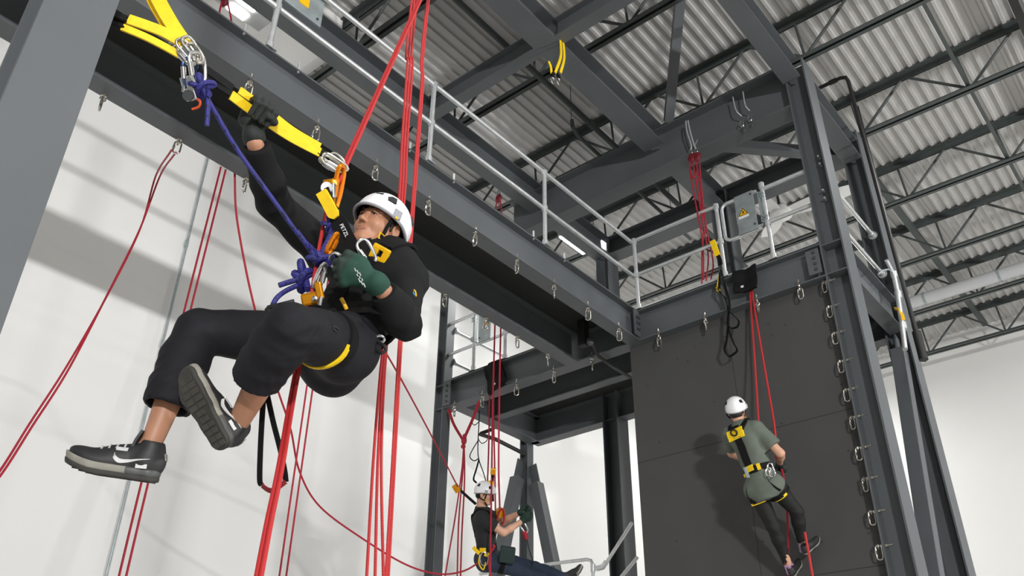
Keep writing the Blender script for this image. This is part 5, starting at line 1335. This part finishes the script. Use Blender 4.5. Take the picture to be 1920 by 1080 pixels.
# --- gold fall arrester with yellow absorber pouch and black strap
t = thing('fall_arrester', Q(618, 347, 3.17), "gold fall arrester with yellow pouch and black strap across the climber's chest", 'fall arrester')
aL = cam_vec(0.45, -0.89, 0).normalized(); aS = cam_vec(0.89, 0.45, 0.1).normalized(); aN = aS.cross(aL).normalized()
mb = MB(); mb.obox(Q(619, 343, 3.18), cam_vec(1, 0.1, 0.3).normalized()*0.021, cam_vec(-0.1, 1, 0).normalized()*0.012, cam_vec(-0.3, 0, 1).normalized()*0.017); mb.build('housing', 'gold_metal', t, smooth=0, bevel=0.004)
mb = MB(); mb.obox(Q(622, 358, 3.17), cam_vec(1, 0.1, 0.2).normalized()*0.013, cam_vec(0, 1, 0).normalized()*0.028, cam_vec(-0.2, 0, 1).normalized()*0.011); mb.build('side_plate', 'bright_metal', t, smooth=0, bevel=0.004)
MB().lathe([(0.004, -0.013), (0.02, -0.012), (0.02, 0.012), (0.004, 0.013)], Q(612, 352, 3.155), cam_vec(0.3, 0, 1)).build('wheel', 'bright_metal', t)
pp = [Q(603, 360, 3.13), Q(613, 378, 3.125), Q(623, 397, 3.12), Q(631, 408, 3.118)]
MB().ribbon(spline(pp, 5), aS, [0.040]*11+[0.042, 0.040, 0.034, 0.028, 0.020], 0.022).build('absorber_pouch', 'yellow_web', t, smooth=40)
pp = [Q(612, 352, 3.14), Q(625, 386, 3.135), Q(637, 420, 3.12), Q(658, 455, 3.08), Q(683, 482, 3.05), Q(700, 496, 3.04)]
st = MB().ribbon(spline(pp, 6), aS, [0.016]*6+list(np.linspace(0.02, 0.062, 7))+list(np.linspace(0.06, 0.03, 12))+[0.026]*6, 0.010).build('strap', 'black_web', t, smooth=50)
fc = bpy.data.curves.new('strap_text', 'FONT'); fc.body = 'PETZL'; fc.size = 0.019; fc.align_x = 'CENTER'; fc.align_y = 'CENTER'; fc.extrude = 0.0006
fo = bpy.data.objects.new('strap_text_src', fc); SC.collection.objects.link(fo)
dg = bpy.context.evaluated_depsgraph_get(); tm = bpy.data.meshes.new_from_object(fo.evaluated_get(dg)); bpy.data.objects.remove(fo)
tdir = (Q(644, 440, 3.1)-Q(634, 420, 3.1)).normalized(); tn = cam_vec(0.1, 0.05, 1); tn = (tn-tdir*tn.dot(tdir)).normalized(); ts = tn.cross(tdir)
tb = MB(); oc = Q(645, 432, 3.07)
tb.add([oc+tdir*v.co.x*0.95+ts*v.co.y+tn*v.co.z for v in tm.vertices], [tuple(p.vertices) for p in tm.polygons])
tb.build('strap_lettering', 'label_white', t, smooth=0)
# --- chest hardware
carabiner('carabiner', Q(688, 471, 3.05), cam_vec(0.55, -0.85, 0), cam_vec(0.3, 0.2, 1), 0.088, 0.042, 0.0055, 'bright_metal', "silver carabiner at the climber's collar beside the yellow buckle")
carabiner('carabiner', Q(623, 457, 3.07), cam_vec(0.45, 0.90, 0), cam_vec(0.9, -0.4, 0.35), 0.080, 0.030, 0.0072, 'orange_metal', 'short orange carabiner beside the strap lettering', gate='orange_metal')
tag(MB().tube([Q(630, 489, 3.04)+cam_vec(0.022*math.cos(A), 0.026*math.sin(A), 0.012*math.sin(A)) for A in [k*math.pi/10 for k in range(20)]], 0.006, 8, closed=True).build('chest_ring', 'bright_metal'), "round silver chest ring of the climber's harness", 'ring')
carabiner('carabiner', Q(600, 519, 3.01), cam_vec(0.35, 0.93, 0), cam_vec(1, -0.3, 0.3), 0.095, 0.045, 0.0075, 'bright_metal', 'silver carabiner above the gold descender')
t = thing('descender', Q(590, 555, 2.97), "gold rope descender at the climber's waist", 'descender')
mb = MB(); mb.obox(Q(584, 560, 2.975), cam_vec(1, 0.2, 0.1).normalized()*0.036, cam_vec(-0.2, 1, 0).normalized()*0.022, cam_vec(0, 0, 1)*0.010); mb.build('body', 'gold_metal', t, smooth=0, bevel=0.008)
mb = MB(); mb.obox(Q(599, 545, 2.96), cam_vec(0.9, 0.2, 0.1).normalized()*0.012, cam_vec(-0.2, 1, 0).normalized()*0.030, cam_vec(0, 0, 1)*0.012); mb.build('cam_plate', 'gold_metal', t, smooth=0, bevel=0.006)
MB().lathe([(0.003, -0.004), (0.010, -0.003), (0.010, 0.004), (0.003, 0.006)], Q(590, 560, 2.955), cam_vec(0, 0, 1)).build('rivet', 'bright_metal', t)
MB().cyl(Q(602, 556, 2.95), Q(599, 572, 2.95), 0.007, 10).build('handle', 'bright_metal', t)
# --- hanging black strap loop
t = thing('foot_loop', Q(502, 740, 2.85), "long black strap loop hanging under the climber's left leg", 'foot loop')
mat('red_web', g((130, 24, 34)), 0.7)
pl = [Q(495, 735, 2.86), Q(491, 790, 2.85), Q(488, 850, 2.84), Q(487, 900, 2.84), Q(491, 910, 2.84), Q(500, 917, 2.835), Q(508, 920, 2.83), Q(517, 917, 2.83), Q(528, 909, 2.835), Q(536, 903, 2.84), Q(534, 885, 2.84), Q(526, 845, 2.85), Q(512, 790, 2.86), Q(500, 735, 2.87)]
MB().ribbon(spline(pl[:5], 5), cam_vec(1, 0.0, 0.35), 0.019, 0.004).build('strap', 'black_web', t, smooth=50)
MB().ribbon(spline(pl[4:10], 5), cam_vec(0.1, 0.9, 0.5), 0.019, 0.004).build('foot_bight', 'red_web', t, smooth=50)
MB().ribbon(spline(pl[9:], 5), cam_vec(1, 0.2, 0.35), 0.019, 0.004).build('strap', 'black_web', t, smooth=50)

# ================================================================== the climber sitting in a harness on the left
def dep(p): return (p-CAM).dot(_f)
D3 = dep(P(906, 1000, u=7.55))
q3 = lambda x, y, o=0.0: P(x, y, d=D3+o)
J3 = dict(pelvis=q3(914, 1046), neck=q3(902, 955), head=q3(908, 926), shL=q3(914, 966, 0.17), shR=q3(902, 970, -0.17),
          elR=q3(944, 999, -0.14), wrR=q3(979, 977, -0.06), elL=q3(944, 978, 0.14), wrL=q3(974, 962, 0.06),
          hipL=q3(921, 1047, 0.10), hipR=q3(919, 1053, -0.10), knL=q3(1003, 1064, 0.12), knR=q3(995, 1077, -0.12),
          anL=q3(1066, 1087, 0.10), anR=q3(1056, 1104, -0.10), cuL=q3(1062, 1085, 0.10), cuR=q3(1052, 1102, -0.10), toeL=q3(1078, 1076, 0.10), toeR=q3(1068, 1094, -0.10), haR=q3(991, 969, -0.04), haL=q3(988, 958, 0.05))
P3 = make_person(q3(916, 1075), 'climber in black tee and jeans sitting in a harness beside the left columns', J3, dict(
    s=1.0, h=0.011, hh=0.0042, face=cam_vec(0.88, -0.18, 0.22), crown=cam_vec(0.15, 1, -0.15), shirt='tee_black', shirt_o=0.014, shirt_name='tee_shirt', sleeve=0.62, hem=0.02,
    leg='jeans', leg_o=0.014, leg_name='jeans', flare=0.012, fold=0.007, skin='skin_tan', fine=True, belly=0.012))
t3 = P3['t']; V = P3['V']; n3, u3 = P3['nrm'], P3['ud']
for (w, G, e) in (('wrR', q3(991, 969, -0.04), 'elR'), ('wrL', q3(988, 958, 0.05), 'elL')):
    hand(t3, V[w], G, cam_vec(-0.3, -1, 0), cam_vec(0.3, -0.3, 0.9 if w == 'wrL' else -0.9), 0.016, 'glove_dark', 0.0055, 1.08, cuff=(V[e]-V[w]).normalized())
for q in 'LR':
    d = (V['an'+q]-V['kn'+q]).normalized()
    sh = q3(1062, 1096, 0.10) if q == 'L' else q3(1052, 1113, -0.10)
    make_shoe(t3, V['an'+q], sh, sh+(V['toe'+q]-V['an'+q]).normalized()*0.28, -d, 1.0, 0.006, style='plain')
S3, R3 = P3['shirt'], P3['trousers']
hs = wrap_strap(MB(), S3, t3, V['pelvis'].lerp(V['neck'], 0.22), u3, n3, range(0, 361, 15), 0.08, 0.014, 'black_web', 'harness')
for a0, a1 in ((60, 100), (250, 290)):
    wrap_strap(MB(), S3, t3, V['pelvis'].lerp(V['neck'], 0.24), u3, n3, range(a0, a1, 8), 0.05, 0.020, 'yellow_web', 'belt_patch')
l3 = (V['shL']-V['shR']).normalized()
for q in (1, -1):
    sh = V['neck'].lerp(V['shL' if q > 0 else 'shR'], 0.55)
    lay_strap(S3, t3, [sh-n3*0.02, sh+n3*0.03-u3*0.03, P3['che']+l3*0.05*q, P3['mid']+l3*0.04*q], [u3, n3], 0.045, l3, 0.01, 'black_web', 'shoulder_strap')
    lay_strap(S3, t3, [sh-n3*0.02, sh-n3*0.05-u3*0.05, P3['che']-n3*0.03+l3*0.04*q, P3['mid']-n3*0.03+l3*0.03*q], [u3, -n3], 0.045, l3, 0.01, 'black_web', 'shoulder_strap')
    hp, kn = V['hipL' if q > 0 else 'hipR'], V['knL' if q > 0 else 'knR']
    wrap_strap(MB(), R3, t3, hp.lerp(kn, 0.30), (kn-hp), n3, range(0, 361, 15), 0.06, 0.014, 'black_web', 'leg_loop', far=0.15)
lay_strap(S3, t3, [P3['che']-n3*0.03+u3*0.04, P3['mid']-n3*0.03], [-n3, -n3], 0.03, l3, 0.014, 'yellow_web', 'back_patch')
mat('pouch_green', g((34, 52, 50)), 0.8)
MB().obox(q3(951, 1040, -0.22), cam_vec(1, -0.15, 0)*0.085, cam_vec(0.15, 1, 0)*0.085, cam_vec(0, 0, 1)*0.05).build('tool_pouch', 'pouch_green', t3, smooth=0, bevel=0.015)
MB().obox(q3(914, 1040, -0.24), cam_vec(1, -0.2, 0)*0.035, cam_vec(0.2, 1, 0)*0.02, cam_vec(0, 0, 1)*0.01).build('belt_patch', 'yellow_web', t3, smooth=0)
MB().obox(q3(893, 1032, -0.14), cam_vec(0.7, -0.7, 0)*0.05, cam_vec(0.7, 0.7, 0)*0.02, cam_vec(0, 0, 1)*0.012).build('belt_patch', 'yellow_web', t3, smooth=0)
MB().tube([q3(908+8*math.cos(a), 1048+13*math.sin(a), -0.25) for a in [k*0.5236 for k in range(12)]], 0.007, 6, closed=True).build('gear_carabiner', 'bright_metal', t3)
MB().tube(spline([q3(900, 1040, -0.25), q3(898, 1056, -0.25), q3(906, 1068, -0.25), q3(911, 1054, -0.25)], 5), 0.008, 6).build('gear_cord', 'yellow_web', t3)
gl_ = MB()
for q in (0, 1): gl_.tube([q3(917+q*4, 938, -0.03+0.0*q), q3(925, 938, 0.0)], 0.005, 6)
gl_.build('safety_glasses', 'black_rubber', t3)
# devices on his ropes
def device(name, label, body_pts, strap_pts, w=0.07):
    t = thing(name, body_pts[0], label, 'fall arrester')
    MB().ribbon(body_pts, cam_vec(0.8, 0.5, 0), w, 0.045).build('housing', 'gold_metal', t, smooth=0, bevel=0.006)
    MB().tube(spline(strap_pts, 4), 0.016, 8).build('strap', 'black_web', t)
    return t
device('fall_arrester', "gold device on the slanting rope behind the seated climber's head", [q3(852, 909, -0.05), q3(860, 922, -0.05)], [q3(860, 916, -0.05), q3(875, 930, -0.05), q3(892, 945, -0.02)])
t = device('fall_arrester', "gold device on the vertical ropes above the seated climber's face", [q3(925, 878, 0.0), q3(924, 890, 0.0)], [q3(924, 888, 0.0), q3(923, 915, 0.0), q3(924, 940, -0.05)], 0.06)
MB().ribbon([q3(920, 902, 0), q3(921, 916, 0)], cam_vec(1, 0, 0), 0.06, 0.05).build('absorber_pouch', 'yellow_web', t, smooth=0)
t = thing('descender', q3(938, 962, -0.02), "gold descender in front of the seated climber's chest", 'descender')
MB().lathe([(0.004, -0.03), (0.055, -0.026), (0.055, 0.026), (0.004, 0.03)], q3(938, 961, -0.02), cam_vec(0.2, 0, 1)).build('body', 'gold_metal', t)
MB().tube(spline([q3(931, 975, -0.08), q3(937, 958, -0.08), q3(944, 955, -0.08), q3(945, 975, -0.08), q3(941, 985, -0.08)], 5), 0.011, 7).build('rope_bight', 'rope_crimson', t)
carabiner('carabiner', q3(983, 990, -0.02), cam_vec(0.5, -0.85, 0), cam_vec(0.2, 0.2, 1), 0.12, 0.06, 0.009, 'bright_metal', "silver carabiner hanging below the seated climber's gloves")
tag(MB().cyl(q3(982, 996, -0.02), q3(987, 1010, -0.02), 0.03, 10).build('red_ascender', 'rope_crimson'), "red handle clipped below the seated climber's gloves", 'clamp')
tag(MB().tube(spline([q3(988, 1010), q3(992, 1030), q3(999, 1052), q3(997, 1060)], 5), 0.006, 6).build('thin_cord', 'black_rubber'), "thin black cord hanging from the red handle to the seated climber's knee", 'cord')
tag(MB().tube(spline([q3(921, 1085, -0.3), q3(917, 1055, -0.3), q3(921, 1035, -0.28), q3(927, 1025, -0.25), q3(924, 1022, -0.24)], 6), 0.012, 8).build('hip_rope', 'rope_crimson'), "red rope clipped at the seated climber's hip", 'rope')

# ================================================================== the climber on the dark wall
q2 = lambda x, y, u: P(x, y, u=u+0.09)
J2 = dict(pelvis=q2(1432, 908, 7.50), neck=q2(1389, 797, 7.36), head=q2(1381, 771, 7.34), shL=q2(1369, 814, 7.40), shR=q2(1418, 803, 7.38),
          elL=q2(1372, 850, 7.62), wrL=q2(1400, 860, 7.78), elR=q2(1463, 850, 7.48), wrR=q2(1462, 868, 7.70),
          hipL=q2(1416, 918, 7.50), hipR=q2(1452, 910, 7.50), knL=q2(1450, 988, 7.66), knR=q2(1493, 958, 7.72), anL=q2(1482, 1067, 7.93), anR=q2(1507, 1026, 7.94),
          cuL=q2(1477, 1056, 7.90), cuR=q2(1504, 1016, 7.91), toeL=q2(1495, 1071, 8.0), toeR=q2(1524, 1026, 8.0), haR=q2(1462, 876, 7.76), haL=q2(1425, 866, 7.86))
P2 = make_person(q2(1440, 945, 7.55), 'climber in green tee and black leggings leaning back against the dark wall', J2, dict(
    s=0.97, h=0.010, hh=0.0042, face=cam_vec(0.45, -0.12, -0.88), crown=cam_vec(-0.22, 0.95, 0.0), shirt='tee_green', shirt_o=0.016, shirt_name='tee_shirt', sleeve=0.72, hem=0.15,
    leg='legging', leg_o=0.009, leg_name='leggings', flare=0.0, fold=0.006, skin='skin_tan', fine=True))
t2 = P2['t']; V = P2['V']; n2, u2 = P2['nrm'], P2['ud']; l2 = (V['shL']-V['shR']).normalized()
S2_, R2_ = P2['shirt'], P2['trousers']
for w, G, e in (('wrR', q2(1462, 876, 7.76), 'elR'), ('wrL', q2(1425, 866, 7.86), 'elL')):
    hand(t2, V[w], G, cam_vec(-0.3, -1, 0), cam_vec(-1, 0.1, 0.2), 0.016, 'glove_black', 0.0055, 1.0, cuff=(V[e]-V[w]).normalized())
for q, hl, td in (('L', q2(1486, 1086, 7.90), cam_vec(0.55, 0.35, -0.75)), ('R', q2(1508, 1043, 7.90), cam_vec(0.75, 0.45, -0.5))):
    d = (V['kn'+q]-V['an'+q]).normalized()
    sh, _ = make_shoe(t2, V['an'+q], hl, hl+td.normalized()*0.24, d, 0.86, 0.0055, style='plain')
    MB().cyl(V['an'+q]+d*0.05, V['an'+q]-d*0.035, 0.044, 14, 0.046).build('sock', 'sock_lilac', t2)
for fr_ in (0.24,):
    wrap_strap(MB(), S2_, t2, V['pelvis'].lerp(V['neck'], 0.22), u2, n2, range(0, 361, 12), 0.085, 0.014, 'black_web', 'harness')
    wrap_strap(MB(), S2_, t2, V['pelvis'].lerp(V['neck'], 0.27), u2, n2, range(150, 195, 8), 0.055, 0.020, 'yellow_web', 'belt_patch')
    wrap_strap(MB(), S2_, t2, V['pelvis'].lerp(V['neck'], 0.21), u2, n2, range(118, 140, 8), 0.03, 0.020, 'yellow_web', 'belt_patch')
    wrap_strap(MB(), S2_, t2, V['pelvis'].lerp(V['neck'], 0.25), u2, n2, range(206, 226, 8), 0.06, 0.020, 'yellow_web', 'belt_patch')
bk = [V['neck'].lerp(V['pelvis'], k) for k in (0.02, 0.14, 0.30, 0.50, 0.68)]
lay_strap(S2_, t2, [b+l2*0.02 for b in bk], [-n2, -n2], 0.075, l2, 0.012, 'black_web', 'back_strap')
lay_strap(S2_, t2, [V['neck'].lerp(V['pelvis'], k)+l2*0.03 for k in (0.07, 0.13, 0.24)], [-n2, -n2], 0.17, l2, 0.02, 'yellow_web', 'back_plate')
c = S2_.surf(V['neck'].lerp(V['pelvis'], 0.13)+l2*0.03, -n2, 0.03)
MB().tube([c+l2*0.032*math.cos(a)+u2*0.03*math.sin(a) for a in [k*0.5236 for k in range(12)]], 0.008, 6, closed=True).build('back_ring', 'black_rubber', t2)
for q in (1, -1):
    sh = V['neck'].lerp(V['shL' if q > 0 else 'shR'], 0.55)
    lay_strap(S2_, t2, [sh+n2*0.02, sh-n2*0.03-u2*0.03, V['neck'].lerp(V['pelvis'], 0.22)+l2*0.03], [u2, -n2], 0.05, l2, 0.012, 'black_web', 'shoulder_strap')
    hp, kn = V['hipL' if q > 0 else 'hipR'], V['knL' if q > 0 else 'knR']; d = (kn-hp).normalized()
    wrap_strap(MB(), R2_, t2, hp.lerp(kn, 0.24), d+u2*0.1, n2, range(0, 361, 14), 0.05, 0.012, 'black_web', 'leg_loop', far=0.13)
    wrap_strap(MB(), R2_, t2, hp.lerp(kn, 0.31), d+u2*0.1, n2, range(130, 231, 10), 0.022, 0.016, 'yellow_web', 'leg_loop_trim', far=0.13)
    lay_strap(R2_, t2, [V['pelvis']+l2*0.06*q+u2*0.06, hp.lerp(kn, 0.10), hp.lerp(kn, 0.24)], [-n2, -n2+l2*0.5*q], 0.045, l2, 0.012, 'black_web', 'rear_strap')
for (x, y) in ((1444, 876), (1448, 886), (1441, 884)):
    MB().tube([q2(x+5*math.cos(a), y+8*math.sin(a), 7.32) for a in [k*0.5236 for k in range(12)]], 0.007, 6, closed=True).build('gear_carabiner', 'bright_metal', t2)
MB().obox(q2(1400, 886, 7.33), l2*0.012, u2*0.05, n2*0.012).build('belt_buckle', 'galv_plate', t2, smooth=0)
